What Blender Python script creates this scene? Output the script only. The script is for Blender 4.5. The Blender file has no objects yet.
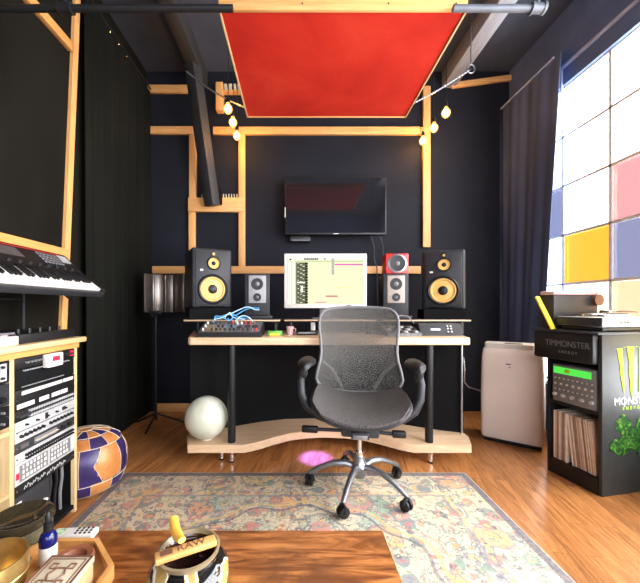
import bpy, bmesh, math, random
from mathutils import Vector, Matrix, Euler
random.seed(7)
S = bpy.context.scene
COL = S.collection
PI = math.pi
R = math.radians
EYE = 1.08
F = 330.0

def P(px, py, Y):
    """room point at depth Y (metres in front of the eye) on a given sight line"""
    return Vector(((px - 297) * Y / F, Y, EYE + (307 - py) * Y / F))

# ------------------------------------------------------------------ materials
class NT:
    def __init__(s, name):
        s.m = bpy.data.materials.new(name); s.m.use_nodes = True
        s.t = s.m.node_tree; s.t.nodes.clear()
        s.out = s.n('ShaderNodeOutputMaterial')
    def n(s, typ, **kw):
        nd = s.t.nodes.new(typ)
        for k, v in kw.items(): setattr(nd, k, v)
        return nd
    def l(s, a, b): s.t.links.new(a, b)
    def put(s, sock, v):
        if isinstance(v, bpy.types.NodeSocket): s.l(v, sock)
        elif isinstance(v, (tuple, list)) and len(v) == 3 and sock.type == 'RGBA': sock.default_value = (*v, 1)
        else: sock.default_value = v
    def coord(s, scale=(1, 1, 1), rot=(0, 0, 0), loc=(0, 0, 0)):
        tc = s.n('ShaderNodeTexCoord'); mp = s.n('ShaderNodeMapping')
        mp.inputs['Scale'].default_value = scale; mp.inputs['Rotation'].default_value = rot
        mp.inputs['Location'].default_value = loc
        s.l(tc.outputs['Object'], mp.inputs['Vector']); return mp.outputs[0]
    def noise(s, vec, scale=5, detail=4, rough=.5, dist=0):
        nd = s.n('ShaderNodeTexNoise'); s.l(vec, nd.inputs['Vector'])
        nd.inputs['Scale'].default_value = scale; nd.inputs['Detail'].default_value = detail
        nd.inputs['Roughness'].default_value = rough; nd.inputs['Distortion'].default_value = dist
        return nd
    def ramp(s, fac, stops, interp='LINEAR'):
        nd = s.n('ShaderNodeValToRGB'); cr = nd.color_ramp; cr.interpolation = interp
        while len(cr.elements) < len(stops): cr.elements.new(.5)
        for e, (p, c) in zip(cr.elements, stops):
            e.position = p; e.color = (*c, 1) if len(c) == 3 else c
        s.l(fac, nd.inputs[0]); return nd.outputs[0]
    def math(s, op, a, b=0.0, c=0.0):
        nd = s.n('ShaderNodeMath', operation=op)
        for i, v in enumerate((a, b, c)): s.put(nd.inputs[i], v)
        return nd.outputs[0]
    def mix(s, f, a, b, mode='MIX'):
        nd = s.n('ShaderNodeMix', data_type='RGBA', blend_type=mode)
        s.put(nd.inputs[0], f); s.put(nd.inputs[6], a); s.put(nd.inputs[7], b)
        return nd.outputs[2]
    def bsdf(s, color, rough=.5, metal=0, spec=.5, bump=None, bstr=.2, bdist=.01, **kw):
        b = s.n('ShaderNodeBsdfPrincipled')
        s.put(b.inputs['Base Color'], color); s.put(b.inputs['Roughness'], rough)
        s.put(b.inputs['Metallic'], metal); s.put(b.inputs['Specular IOR Level'], spec)
        for k, v in kw.items(): s.put(b.inputs[k.replace('_', ' ')], v)
        if bump is not None:
            bp = s.n('ShaderNodeBump'); bp.inputs['Strength'].default_value = bstr
            bp.inputs['Distance'].default_value = bdist
            s.l(bump, bp.inputs['Height']); s.l(bp.outputs[0], b.inputs['Normal'])
        return b.outputs[0]
    def done(s, sh):
        s.l(sh, s.out.inputs[0]); return s.m

def plain(name, col, rough=.5, metal=0, spec=.5, var=.12, nscale=18, **kw):
    t = NT(name); n = t.noise(t.coord(), nscale, 3)
    a = tuple(c * (1 - var) for c in col); b = tuple(min(1, c * (1 + var)) for c in col)
    return t.done(t.bsdf(t.ramp(n.outputs[0], [(.3, a), (.7, b)]), rough, metal, spec, **kw))

def woodmat(name, dark, light, axis='Z', rough=.45, scale=1.0, spec=.4):
    t = NT(name)
    sc = {'X': (1.2, 14, 14), 'Y': (14, 1.2, 14), 'Z': (14, 14, 1.2)}[axis]
    v = t.coord(tuple(c * scale for c in sc))
    n = t.noise(v, 1.6, 6, .62, 1.1); n2 = t.noise(v, 7, 3, .6)
    f = t.math('ADD', t.math('MULTIPLY', n.outputs[0], .75), t.math('MULTIPLY', n2.outputs[0], .25))
    c = t.ramp(f, [(.34, dark), (.52, tuple((a + b) / 2 for a, b in zip(dark, light))), (.66, light)])
    return t.done(t.bsdf(c, rough, 0, spec, bump=f, bstr=.15, bdist=.003))

def fabric(name, col, rough=.9, scale=400, var=.25, fold=0, spec=.06, sheen=0):
    t = NT(name)
    w = t.noise(t.coord(), scale, 2); b = t.noise(t.coord((1, 1, .35)), 3.0, 3)
    c = t.mix(t.ramp(b.outputs[0], [(.3, (0, 0, 0)), (.7, (1, 1, 1))]), tuple(x * (1 - var) for x in col), tuple(x * (1 + var) for x in col))
    return t.done(t.bsdf(c, rough, 0, spec, bump=w.outputs[0], bstr=.25, bdist=.002, Sheen_Weight=sheen))

def emit(name, col, st):
    t = NT(name); e = t.n('ShaderNodeEmission'); t.put(e.inputs[0], col); e.inputs[1].default_value = st
    return t.done(e.outputs[0])

M = {}
M['pine'] = woodmat('pine', (.56, .27, .085), (.78, .42, .16), 'Z')
M['pine_x'] = woodmat('pine_x', (.56, .27, .085), (.78, .42, .16), 'X')
M['pine_y'] = woodmat('pine_y', (.54, .25, .07), (.72, .38, .12), 'Y')
M['birch_x'] = woodmat('birch_x', (.62, .40, .23), (.80, .58, .38), 'X', rough=.35)
M['birch_y'] = woodmat('birch_y', (.56, .36, .17), (.72, .51, .27), 'Y', rough=.35)
M['birch_z'] = woodmat('birch_z', (.54, .37, .18), (.68, .50, .26), 'Z', rough=.4)
M['black'] = plain('black_plastic', (.008, .008, .009), .42, spec=.35)
M['black_matte'] = plain('black_matte', (.006, .006, .0065), .85, spec=.1)
M['black_gloss'] = plain('black_gloss', (.008, .008, .010), .08, spec=.6, var=.05)
M['black_metal'] = plain('black_metal', (.012, .012, .013), .5, metal=.2, spec=.3)
M['dkgrey'] = plain('dark_grey_plastic', (.026, .027, .030), .45, spec=.35)
M['speaker'] = plain('speaker_cabinet', (.017, .018, .021), .5, spec=.35)
M['grey'] = plain('grey_plastic', (.16, .16, .165), .4)
M['silver'] = plain('silver_panel', (.50, .50, .50), .35, metal=.25)
M['pipe_grey'] = plain('pipe_grey', (.11, .12, .14), .5, metal=.3)
M['chrome'] = plain('chrome', (.72, .72, .72), .18, metal=1, var=.03)
M['steel'] = plain('steel', (.30, .31, .33), .32, metal=.85)
M['white'] = plain('white_plastic', (.66, .63, .58), .4, var=.04)
M['warmwhite'] = plain('warm_white_plastic', (.74, .63, .55), .38, var=.05, nscale=5)
M['red'] = plain('red_paint', (.55, .02, .02), .35)
M['redbtn'] = plain('red_button', (.75, .02, .05), .35)
M['blue_cable'] = plain('blue_cable', (.10, .36, .72), .4)
M['lightblue_cable'] = plain('pale_blue_cable', (.42, .66, .85), .4)
M['yellow'] = plain('yellow_bar', (.95, .72, .03), .4, var=.04)
M['cone'] = plain('yellow_cone', (.66, .40, .11), .5, var=.06)
M['cream'] = plain('cream', (.56, .49, .35), .6)
M['green'] = plain('green_label', (.10, .42, .06), .4)
M['lime'] = plain('lime_paint', (.36, .56, .012), .6, spec=.1, var=.05)
M['offwhite'] = plain('offwhite_letters', (.50, .51, .48), .6, spec=.1, var=.03)
M['greyletters'] = plain('grey_letters', (.13, .13, .13), .5)
M['brown'] = plain('brown', (.16, .07, .045), .5)
M['pinkish'] = plain('pinkish', (.62, .42, .42), .6)
M['amber'] = plain('amber', (.85, .42, .06), .35, var=.25, nscale=30)

# ---- painted walls, ceiling
def paint(name, col, rough, var=.18, sc=3):
    t = NT(name)
    b = t.noise(t.coord(), sc, 4, .6); g = t.noise(t.coord(), 160, 2)
    c = t.ramp(b.outputs[0], [(.3, tuple(x * (1 - var) for x in col)), (.7, tuple(x * (1 + var) for x in col))])
    return t.done(t.bsdf(c, rough, 0, .18, bump=g.outputs[0], bstr=.15, bdist=.002))
M['wall'] = paint('wall_paint', (.0085, .0095, .015), .7)
M['wall_r'] = paint('flare_blue_wall', (.09, .125, .23), .75)  # window flare is put into this blue wall colour
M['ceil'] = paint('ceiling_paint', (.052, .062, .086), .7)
M['beam_dark'] = woodmat('painted_beam', (.020, .021, .022), (.036, .037, .038), 'Y', rough=.6)
M['beam_grey'] = woodmat('grey_beam', (.22, .23, .26), (.32, .33, .36), 'Y', rough=.6)
M['infill'] = fabric('left_wall_infill', (.009, .008, .006), .9)
M['curtain'] = fabric('black_curtain', (.0075, .008, .0065), .85)
M['curtain_r'] = fabric('glare_blue_curtain', (.075, .10, .19), .85)  # blue veil of window glare mixed into the cloth colour
M['redfab'] = None
def redfab():
    t = NT('red_felt')
    b = t.noise(t.coord(), 2.2, 5, .6, .6); g = t.noise(t.coord(), 260, 2, .8)
    c = t.ramp(b.outputs[0], [(.25, (.36, .014, .008)), (.5, (.50, .026, .012)), (.78, (.60, .050, .022))])
    c = t.mix(t.math('MULTIPLY', g.outputs[0], .35), c, (.40, .008, .006))
    return t.done(t.bsdf(c, .85, 0, .15, bump=g.outputs[0], bstr=.4, bdist=.003))
M['redfab'] = redfab()

def floormat():
    t = NT('oak_laminate')
    v = t.coord((1, 1, 1), (0, 0, R(-80)))
    br = t.n('ShaderNodeTexBrick'); t.l(v, br.inputs['Vector'])
    br.inputs['Color1'].default_value = (0, 0, 0, 1); br.inputs['Color2'].default_value = (1, 1, 1, 1)
    br.inputs['Mortar'].default_value = (.5, .5, .5, 1)
    br.inputs['Scale'].default_value = 1; br.inputs['Brick Width'].default_value = .62
    br.inputs['Row Height'].default_value = .066; br.inputs['Mortar Size'].default_value = .0012
    br.inputs['Mortar Smooth'].default_value = .3; br.offset = .37
    w = t.n('ShaderNodeVectorMath', operation='ADD'); t.l(v, w.inputs[0])
    sc = t.n('ShaderNodeVectorMath', operation='SCALE'); t.l(br.outputs['Color'], sc.inputs[0]); sc.inputs['Scale'].default_value = 5
    t.l(sc.outputs[0], w.inputs[1])
    mp = t.n('ShaderNodeMapping'); t.l(w.outputs[0], mp.inputs[0]); mp.inputs['Scale'].default_value = (1.6, 16, 1)
    n = t.noise(mp.outputs[0], 1.8, 7, .65, 1.4)
    grain = t.ramp(n.outputs[0], [(.30, (.15, .052, .015)), (.45, (.38, .150, .045)), (.60, (.52, .225, .072)), (.78, (.64, .31, .11))])
    tone = t.ramp(br.outputs['Color'], [(0, (.72, .70, .66)), (.5, (1, 1, 1)), (1, (1.0, 1.0, 1.0))])
    c = t.mix(1, grain, tone, 'MULTIPLY')
    c = t.mix(t.math('MULTIPLY', br.outputs['Fac'], .55), c, (.06, .025, .01))
    return t.done(t.bsdf(c, t.ramp(n.outputs[0], [(.3, (.36,) * 3), (.7, (.26,) * 3)]), 0, .45, bump=br.outputs['Fac'], bstr=-.25, bdist=.002))
M['floor'] = floormat()

def tablemat():
    t = NT('rustic_table_wood')
    v = t.coord((1, 1, 1))
    sx = t.n('ShaderNodeSeparateXYZ'); t.l(v, sx.inputs[0])
    row = t.math('FLOOR', t.math('DIVIDE', sx.outputs[1], .115))
    cb = t.n('ShaderNodeCombineXYZ'); t.l(t.math('MULTIPLY', row, 3.7), cb.inputs[0]); t.l(t.math('MULTIPLY', row, 1.9), cb.inputs[1])
    ad = t.n('ShaderNodeVectorMath', operation='ADD'); t.l(v, ad.inputs[0]); t.l(cb.outputs[0], ad.inputs[1])
    mp = t.n('ShaderNodeMapping'); t.l(ad.outputs[0], mp.inputs[0]); mp.inputs['Scale'].default_value = (2.2, 17, 1)
    n = t.noise(mp.outputs[0], 1.5, 8, .66, 1.8)
    n2 = t.noise(t.coord((5, 8, 1)), 1.4, 3, .5, .5)
    c = t.ramp(n.outputs[0], [(.28, (.055, .016, .005)), (.42, (.17, .052, .012)), (.56, (.36, .13, .034)), (.74, (.54, .23, .068))])
    c = t.mix(t.ramp(n2.outputs[0], [(.36, (.85,) * 3), (.52, (0, 0, 0))]), c, (.10, .03, .010))
    return t.done(t.bsdf(c, .28, 0, .5, bump=n.outputs[0], bstr=.12, bdist=.003))
M['table'] = tablemat()

def rugmat():
    t = NT('persian_rug')
    tc = t.n('ShaderNodeTexCoord'); v = tc.outputs['Object']
    sx = t.n('ShaderNodeSeparateXYZ'); t.l(v, sx.inputs[0]); X, Y = sx.outputs[0], sx.outputs[1]
    HW, HL = 1.10, .90
    dx = t.math('SUBTRACT', HW, t.math('ABSOLUTE', X)); dy = t.math('SUBTRACT', HL, t.math('ABSOLUTE', Y))
    d = t.math('MINIMUM', dx, dy)
    wob = t.noise(v, 14, 3)
    dw = t.math('ADD', d, t.math('MULTIPLY', t.math('SUBTRACT', wob.outputs[0], .5), .05))
    # base field
    big = t.noise(v, 2.6, 3, .5, .5)
    base = t.ramp(big.outputs[0], [(.38, (.34, .50, .44)), (.46, (.62, .57, .43)), (.62, (.70, .60, .42))])
    base = t.mix(t.ramp(dw, [(.0, (1,) * 3), (.27, (1,) * 3), (.275, (0,) * 3)]), base, (.64, .56, .41))
    # concentric lace medallions by voronoi distances
    def flowers(scale, thr, pal, seed, jitter):
        mp = t.n('ShaderNodeMapping'); t.l(v, mp.inputs[0]); mp.inputs['Location'].default_value = (seed, seed * 1.7, 0)
        wv = t.noise(mp.outputs[0], scale * 2.2, 2)
        sc = t.n('ShaderNodeVectorMath', operation='SCALE'); t.l(wv.outputs['Color'], sc.inputs[0]); sc.inputs['Scale'].default_value = jitter
        ad = t.n('ShaderNodeVectorMath', operation='ADD'); t.l(mp.outputs[0], ad.inputs[0]); t.l(sc.outputs[0], ad.inputs[1])
        vo = t.n('ShaderNodeTexVoronoi'); vo.voronoi_dimensions = '2D'; t.l(ad.outputs[0], vo.inputs['Vector']); vo.inputs['Scale'].default_value = scale
        rnd = t.n('ShaderNodeSeparateColor'); t.l(vo.outputs['Color'], rnd.inputs[0])
        r0 = t.math('MULTIPLY', t.math('ADD', t.math('MULTIPLY', rnd.outputs[1], .8), .2), thr)
        dist = vo.outputs['Distance']
        col = t.ramp(rnd.outputs[0], pal, 'CONSTANT'); col2 = t.ramp(rnd.outputs[2], pal, 'CONSTANT')
        return t.math('LESS_THAN', dist, r0), t.math('LESS_THAN', dist, t.math('MULTIPLY', r0, .45)), t.math('LESS_THAN', t.math('ABSOLUTE', t.math('SUBTRACT', dist, r0)), .028), col, col2
    navy = (.035, .05, .13); teal = (.10, .28, .27); pink = (.62, .14, .16); coral = (.72, .27, .12); yel = (.74, .50, .16); sage = (.30, .40, .28); cream = (.74, .66, .50)
    c = base
    slate = (.16, .20, .29)
    for scale, thr, seed, jit, pal, amt in ((4.2, .50, 3.1, .10, [(0, coral), (.25, yel), (.45, pink), (.65, cream), (.8, (.36, .48, .43))], .62),
                                       (9.5, .36, 8.3, .05, [(0, pink), (.25, slate), (.4, yel), (.6, teal), (.8, cream)], .85),
                                       (19, .34, 5.7, .03, [(0, navy), (.2, sage), (.42, coral), (.60, cream), (.85, slate)], .85)):
        mk, core, rim_, col, col2 = flowers(scale, thr, pal, seed, jit)
        c = t.mix(t.math('MULTIPLY', mk, amt), c, col)
        c = t.mix(t.math('MULTIPLY', core, amt), c, col2)
        c = t.mix(t.math('MULTIPLY', rim_, .75), c, slate if scale != 9.5 else teal)
    # vines
    for sc_, wd, col, seed in ((5, .010, (.10, .13, .21), 0), (9, .013, (.14, .24, .22), 4)):
        mp = t.n('ShaderNodeMapping'); t.l(v, mp.inputs[0]); mp.inputs['Location'].default_value = (seed, seed, 0)
        n = t.noise(mp.outputs[0], sc_, 4, .6, .8)
        ln = t.math('LESS_THAN', t.math('ABSOLUTE', t.math('SUBTRACT', n.outputs[0], .5)), wd)
        c = t.mix(t.math('MULTIPLY', ln, .85), c, col)
    # medallion rings
    rr = t.math('SQRT', t.math('ADD', t.math('POWER', X, 2.0), t.math('POWER', t.math('MULTIPLY', Y, 1.15), 2.0)))
    rr = t.math('ADD', rr, t.math('MULTIPLY', t.math('SINE', t.math('MULTIPLY', t.math('ARCTAN2', Y, X), 12.0)), .025))
    for a, b, cc, st_ in ((.30, .312, navy, .6), (.335, .352, yel, .5), (.60, .618, navy, .7), (.64, .662, yel, .55), (.69, .70, pink, .6)):
        c = t.mix(t.math('MULTIPLY', t.math('MULTIPLY', t.math('GREATER_THAN', rr, a), t.math('LESS_THAN', rr, b)), st_), c, cc)
    # borders
    def band(a, b, dd=dw):
        return t.math('MULTIPLY', t.math('GREATER_THAN', dd, a), t.math('LESS_THAN', dd, b))
    dash = t.math('GREATER_THAN', t.noise(v, 40, 1).outputs[0], .47)
    c = t.mix(t.math('MULTIPLY', band(.010, .048, t.math('ADD', d, t.math('MULTIPLY', wob.outputs[0], .006))), .95), c, (.060, .075, .14))
    c = t.mix(t.math('MULTIPLY', band(.255, .272), .65), c, (.16, .19, .28))
    c = t.mix(t.math('MULTIPLY', t.math('MULTIPLY', band(.235, .252), dash), .75), c, yel)
    c = t.mix(t.math('MULTIPLY', t.math('LESS_THAN', d, .006), .9), c, (.42, .40, .36))
    # worn pile
    wear = t.noise(v, 60, 4, .7); wear2 = t.noise(v, 5, 3, .6)
    f = t.math('MULTIPLY', t.ramp(wear.outputs[0], [(.42, (0,) * 3), (.62, (1,) * 3)]), t.ramp(wear2.outputs[0], [(.3, (.12,) * 3), (.7, (.55,) * 3)]))
    c = t.mix(t.math('MULTIPLY', f, .6), c, (.62, .56, .43))
    c = t.mix(.14, c, (.66, .58, .46)); c = t.mix(1.0, c, (1.0, .92, .84), 'MULTIPLY')
    fine = t.noise(v, 420, 2)
    return t.done(t.bsdf(c, .95, 0, .1, bump=fine.outputs[0], bstr=.35, bdist=.003))
M['rug'] = rugmat()

def meshfab():
    t = NT('chair_mesh_fabric')
    n = t.noise(t.coord((1, 1, 1)), 260, 2)
    b = t.bsdf(t.ramp(n.outputs[0], [(.35, (.07, .068, .062)), (.65, (.17, .162, .15))]), .7, .1, .3)
    tr = t.n('ShaderNodeBsdfTransparent'); mx = t.n('ShaderNodeMixShader')
    t.put(mx.inputs[0], .52); t.l(tr.outputs[0], mx.inputs[1]); t.l(b, mx.inputs[2])
    return t.done(mx.outputs[0])
M['mesh'] = meshfab()
M['seat'] = None
def seatfab():
    t = NT('seat_mesh_fabric')
    n = t.noise(t.coord((1, 3, 1)), 170, 2)
    return t.done(t.bsdf(t.ramp(n.outputs[0], [(.36, (.025, .024, .023)), (.64, (.13, .12, .115))]), .75, 0, .3, bump=n.outputs[0], bstr=.4, bdist=.003))
M['seat'] = seatfab()

def glassy(name, col, rough=.05, tr=.6):
    t = NT(name)
    b = t.bsdf(col, rough, 0, .6)
    g = t.n('ShaderNodeBsdfTransparent'); t.put(g.inputs[0], tuple(min(1, c * 1.5 + .05) for c in col)); mx = t.n('ShaderNodeMixShader')
    t.put(mx.inputs[0], 1 - tr); t.l(g.outputs[0], mx.inputs[1]); t.l(b, mx.inputs[2])
    return t.done(mx.outputs[0])
M['jar_glass'] = glassy('smoked_jar_glass', (.055, .042, .022), .05, .45)
M['jar_body_glass'] = glassy('jar_body_glass', (.24, .21, .13), .05, .6)
M['blue_glass'] = glassy('cobalt_glass', (.006, .010, .12), .05, .3)
def bulbglass():
    t = NT('lit_bulb_glass'); tr = t.n('ShaderNodeBsdfTransparent'); t.put(tr.inputs[0], (1, .85, .6)); e = t.n('ShaderNodeEmission'); t.put(e.inputs[0], (1, .55, .12)); e.inputs[1].default_value = 3.0
    mx = t.n('ShaderNodeMixShader'); t.put(mx.inputs[0], .35); t.l(tr.outputs[0], mx.inputs[1]); t.l(e.outputs[0], mx.inputs[2]); return t.done(mx.outputs[0])
M['bulb_glass'] = bulbglass()
def pane(name, col, diff=None):
    t = NT(name); tr = t.n('ShaderNodeBsdfTransparent'); t.put(tr.inputs[0], col)
    if diff is None: return t.done(tr.outputs[0])
    mx = t.n('ShaderNodeMixShader'); t.put(mx.inputs[0], .35); t.l(tr.outputs[0], mx.inputs[1]); t.l(t.bsdf(diff, .4), mx.inputs[2])
    return t.done(mx.outputs[0])
M['pane_clear'] = pane('clear_pane', (.96, .97, 1.0))
M['pane_yellow'] = pane('yellow_pane', (.62, .46, .14), (.85, .55, .1))
M['pane_pink'] = pane('pink_pane', (.55, .40, .40), (.8, .4, .4))
M['pane_blue'] = pane('slate_pane', (.35, .355, .43), (.3, .3, .4))
M['pane_peach'] = pane('peach_pane', (.66, .54, .42), (.85, .6, .45))
M['pane_warm'] = pane('warm_pane', (.90, .82, .62), (.9, .8, .6))
M['muntin'] = plain('muntin_paint', (.78, .76, .72), .5)
M['trimblue'] = plain('pale_blue_trim', (.36, .42, .58), .5)

def pearl():
    t = NT('pearly_globe')
    n = t.noise(t.coord((1, 1, .6)), 3.2, 4, .5, 1.2)
    return t.done(t.bsdf(t.ramp(n.outputs[0], [(.3, (.50, .52, .40)), (.6, (.72, .72, .60)), (.8, (.80, .76, .62))]), .22, 0, .5, Subsurface_Weight=.15))
M['pearl'] = pearl()
def leather(name, a, b):
    t = NT(name); n = t.noise(t.coord(), 9, 5, .6, .5)
    return t.done(t.bsdf(t.ramp(n.outputs[0], [(.3, a), (.7, b)]), .38, 0, .5, bump=n.outputs[0], bstr=.2, bdist=.004))
M['orange_leather'] = leather('orange_leather', (.36, .12, .028), (.60, .25, .075))
M['purple_leather'] = leather('purple_leather', (.014, .009, .045), (.045, .026, .13))
M['brass'] = plain('hammered_brass', (.62, .42, .15), .32, metal=.9, var=.25, nscale=30)
M['filterplate'] = plain('brushed_filter_plate', (.20, .17, .15), .3, metal=.85)

# ------------------------------------------------------------------ mesh builder
class MB:
    def __init__(s): s.bm = bmesh.new()
    def _fin(s, vs, M4, mi):
        if M4 is not None: bmesh.ops.transform(s.bm, matrix=M4, verts=vs)
        fs = {f for v in vs for f in v.link_faces}
        for f in fs: f.material_index = mi
        return vs
    def box(s, c, d, rot=None, bev=0, mi=0, seg=2):
        r = bmesh.ops.create_cube(s.bm, size=1)
        vs = r['verts']
        for v in vs: v.co = Vector((v.co.x * d[0], v.co.y * d[1], v.co.z * d[2]))
        if bev > 0:
            es = list({e for v in vs for e in v.link_edges})
            o = bmesh.ops.bevel(s.bm, geom=es, offset=min(bev, .49 * min(d)), segments=seg, affect='EDGES', profile=.5)
            vs = list({v for f in o['faces'] for v in f.verts} | {v for v in vs if v.is_valid})
        M4 = Matrix.Translation(c)
        if rot is not None: M4 = M4 @ (rot.to_4x4() if isinstance(rot, Matrix) else Euler(rot).to_matrix().to_4x4())
        return s._fin(vs, M4, mi)
    def span(s, a, b, bev=0, mi=0):
        return s.box([(x + y) / 2 for x, y in zip(a, b)], [abs(y - x) for x, y in zip(a, b)], None, bev, mi)
    def cyl(s, a, b, r0, r1=None, seg=20, mi=0):
        a, b = Vector(a), Vector(b); r1 = r0 if r1 is None else r1
        return s.tube([a, b], [r0, r1], seg, mi)
    def tube(s, pts, r, seg=10, mi=0, flat=None):
        pts = [Vector(p) for p in pts]; n = len(pts)
        rs = r if isinstance(r, (list, tuple)) else [r] * n
        rings = []; up = None
        for i, p in enumerate(pts):
            t = (pts[min(i + 1, n - 1)] - pts[max(i - 1, 0)]).normalized()
            if up is None:
                up = Vector((0, 0, 1)) if abs(t.z) < .9 else Vector((0, 1, 0))
            u = t.cross(up).normalized(); w = u.cross(t).normalized(); up = w
            fl = flat or (1, 1)
            rings.append([s.bm.verts.new(p + (u * math.cos(2 * PI * k / seg) * fl[0] + w * math.sin(2 * PI * k / seg) * fl[1]) * rs[i]) for k in range(seg)])
        fs = []
        for i in range(n - 1):
            for k in range(seg):
                fs.append(s.bm.faces.new([rings[i][k], rings[i][(k + 1) % seg], rings[i + 1][(k + 1) % seg], rings[i + 1][k]]))
        fs.append(s.bm.faces.new(list(reversed(rings[0])))); fs.append(s.bm.faces.new(rings[-1]))
        for f in fs: f.material_index = mi
        return [v for rg in rings for v in rg]
    def lathe(s, prof, seg=32, M4=None, mi=0, cap=True):
        rings = []
        for r, z in prof:
            if r < 1e-5: rings.append([s.bm.verts.new((0, 0, z))])
            else: rings.append([s.bm.verts.new((r * math.cos(2 * PI * k / seg), r * math.sin(2 * PI * k / seg), z)) for k in range(seg)])
        vs = [v for rg in rings for v in rg]
        for a, b in zip(rings, rings[1:]):
            for k in range(seg):
                k2 = (k + 1) % seg
                if len(a) == 1 and len(b) == 1: continue
                if len(a) == 1: s.bm.faces.new([a[0], b[k2], b[k]])
                elif len(b) == 1: s.bm.faces.new([a[k], a[k2], b[0]])
                else: s.bm.faces.new([a[k], a[k2], b[k2], b[k]])
        return s._fin(vs, M4, mi)
    def prism(s, poly, h0, h1, M4=None, mi=0):
        a = [s.bm.verts.new((x, y, h0)) for x, y in poly]; b = [s.bm.verts.new((x, y, h1)) for x, y in poly]
        n = len(poly)
        s.bm.faces.new(list(reversed(a))); s.bm.faces.new(b)
        for k in range(n): s.bm.faces.new([a[k], a[(k + 1) % n], b[(k + 1) % n], b[k]])
        return s._fin(a + b, M4, mi)
    def sphere(s, c, r, sc=(1, 1, 1), u=24, v=14, mi=0):
        o = bmesh.ops.create_uvsphere(s.bm, u_segments=u, v_segments=v, radius=r)
        return s._fin(o['verts'], Matrix.Translation(c) @ Matrix.Diagonal((*sc, 1)), mi)
    def grid(s, fn, nu, nv, thick=.0, mi=0):
        """surface fn(u,v)->(point), u,v in 0..1, closed to a slab by a second sheet fn(u,v,1)"""
        A = [[s.bm.verts.new(fn(i / nu, j / nv, 0)) for j in range(nv + 1)] for i in range(nu + 1)]
        Bv = [[s.bm.verts.new(fn(i / nu, j / nv, 1)) for j in range(nv + 1)] for i in range(nu + 1)]
        for i in range(nu):
            for j in range(nv):
                s.bm.faces.new([A[i][j], A[i + 1][j], A[i + 1][j + 1], A[i][j + 1]])
                s.bm.faces.new([Bv[i][j + 1], Bv[i + 1][j + 1], Bv[i + 1][j], Bv[i][j]])
        for i in range(nu):
            s.bm.faces.new([A[i + 1][0], A[i][0], Bv[i][0], Bv[i + 1][0]]); s.bm.faces.new([A[i][nv], A[i + 1][nv], Bv[i + 1][nv], Bv[i][nv]])
        for j in range(nv):
            s.bm.faces.new([A[0][j], A[0][j + 1], Bv[0][j + 1], Bv[0][j]]); s.bm.faces.new([A[nu][j + 1], A[nu][j], Bv[nu][j], Bv[nu][j + 1]])
    def obj(s, name, mats, parent=None, smooth=35, loc=None, rot=None, label=None):
        bmesh.ops.recalc_face_normals(s.bm, faces=s.bm.faces)
        me = bpy.data.meshes.new(name); s.bm.to_mesh(me); s.bm.free()
        for m in (mats if isinstance(mats, (list, tuple)) else [mats]): me.materials.append(M[m] if isinstance(m, str) else m)
        if smooth:
            me.polygons.foreach_set('use_smooth', [True] * len(me.polygons)); me.set_sharp_from_angle(angle=R(smooth))
        o = bpy.data.objects.new(name, me); COL.objects.link(o)
        if parent: o.parent = parent
        if loc is not None: o.location = loc
        if rot is not None: o.rotation_euler = rot
        if label: o['label'] = label
        return o

def tag(o, label, cat, group=None, kind=None):
    if kind: o['kind'] = kind
    if label: o['label'] = label
    if cat: o['category'] = cat
    if group: o['group'] = group
    return o
def thing(name, label, cat, loc=(0, 0, 0), rz=0, group=None, rot=None):
    o = bpy.data.objects.new(name, None); COL.objects.link(o); o.empty_display_size = .05
    o.location = loc; o.rotation_euler = rot if rot is not None else (0, 0, rz)
    return tag(o, label, cat, group)
def struct(o): o['kind'] = 'structure'; return o
def dup(root, loc, rot, label=None):
    r = root.copy(); COL.objects.link(r); r.location = loc; r.rotation_euler = rot
    if label: r['label'] = label
    for ch in list(root.children):
        c = ch.copy(); COL.objects.link(c); c.parent = r
        for g in ch.children:
            d = g.copy(); COL.objects.link(d); d.parent = c
    return r
def text(name, s, size, mat, parent, loc, rot, ext=.0012, shear=0, align='CENTER', sx=1, label=None, spacing=1):
    cu = bpy.data.curves.new(name, 'FONT'); cu.body = s; cu.size = size; cu.extrude = ext; cu.shear = shear; cu.space_character = spacing
    cu.align_x = align; cu.align_y = 'CENTER'
    tmp = bpy.data.objects.new(name + '_c', cu); COL.objects.link(tmp)
    dg = bpy.context.evaluated_depsgraph_get(); me = bpy.data.meshes.new_from_object(tmp.evaluated_get(dg))
    bpy.data.objects.remove(tmp)
    me.materials.clear(); me.materials.append(M[mat])
    o = bpy.data.objects.new(name, me); COL.objects.link(o); o.parent = parent; o.location = loc; o.rotation_euler = rot; o.scale = (sx, 1, 1)
    if label: o['label'] = label
    return o

# ================================================================== SETTING
XL, XR, YB, YN, ZC = -1.56, 2.20, 3.42, -2.3, 3.52
m = MB(); m.span((XL - .1, YN - .1, -.08), (XR + .35, YB + .1, 0)); struct(m.obj('floor', 'floor', smooth=0))
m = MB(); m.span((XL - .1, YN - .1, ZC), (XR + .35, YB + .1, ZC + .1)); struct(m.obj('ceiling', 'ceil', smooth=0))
m = MB(); m.span((XL - .1, YB, 0), (XR + .35, YB + .1, ZC)); struct(m.obj('wall_back', 'wall', smooth=0))
m = MB(); m.span((XL - .1, YN, 0), (XL, YB, ZC)); struct(m.obj('wall_left', 'infill', smooth=0))
WY0, WY1, WZ0, WZ1 = -1.85, 3.19, .45, 2.91
m = MB()
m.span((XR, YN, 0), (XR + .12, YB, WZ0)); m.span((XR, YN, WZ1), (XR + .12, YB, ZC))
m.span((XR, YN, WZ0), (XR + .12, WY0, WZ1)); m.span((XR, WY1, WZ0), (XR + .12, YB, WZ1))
struct(m.obj('wall_right', 'wall_r', smooth=0))
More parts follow.
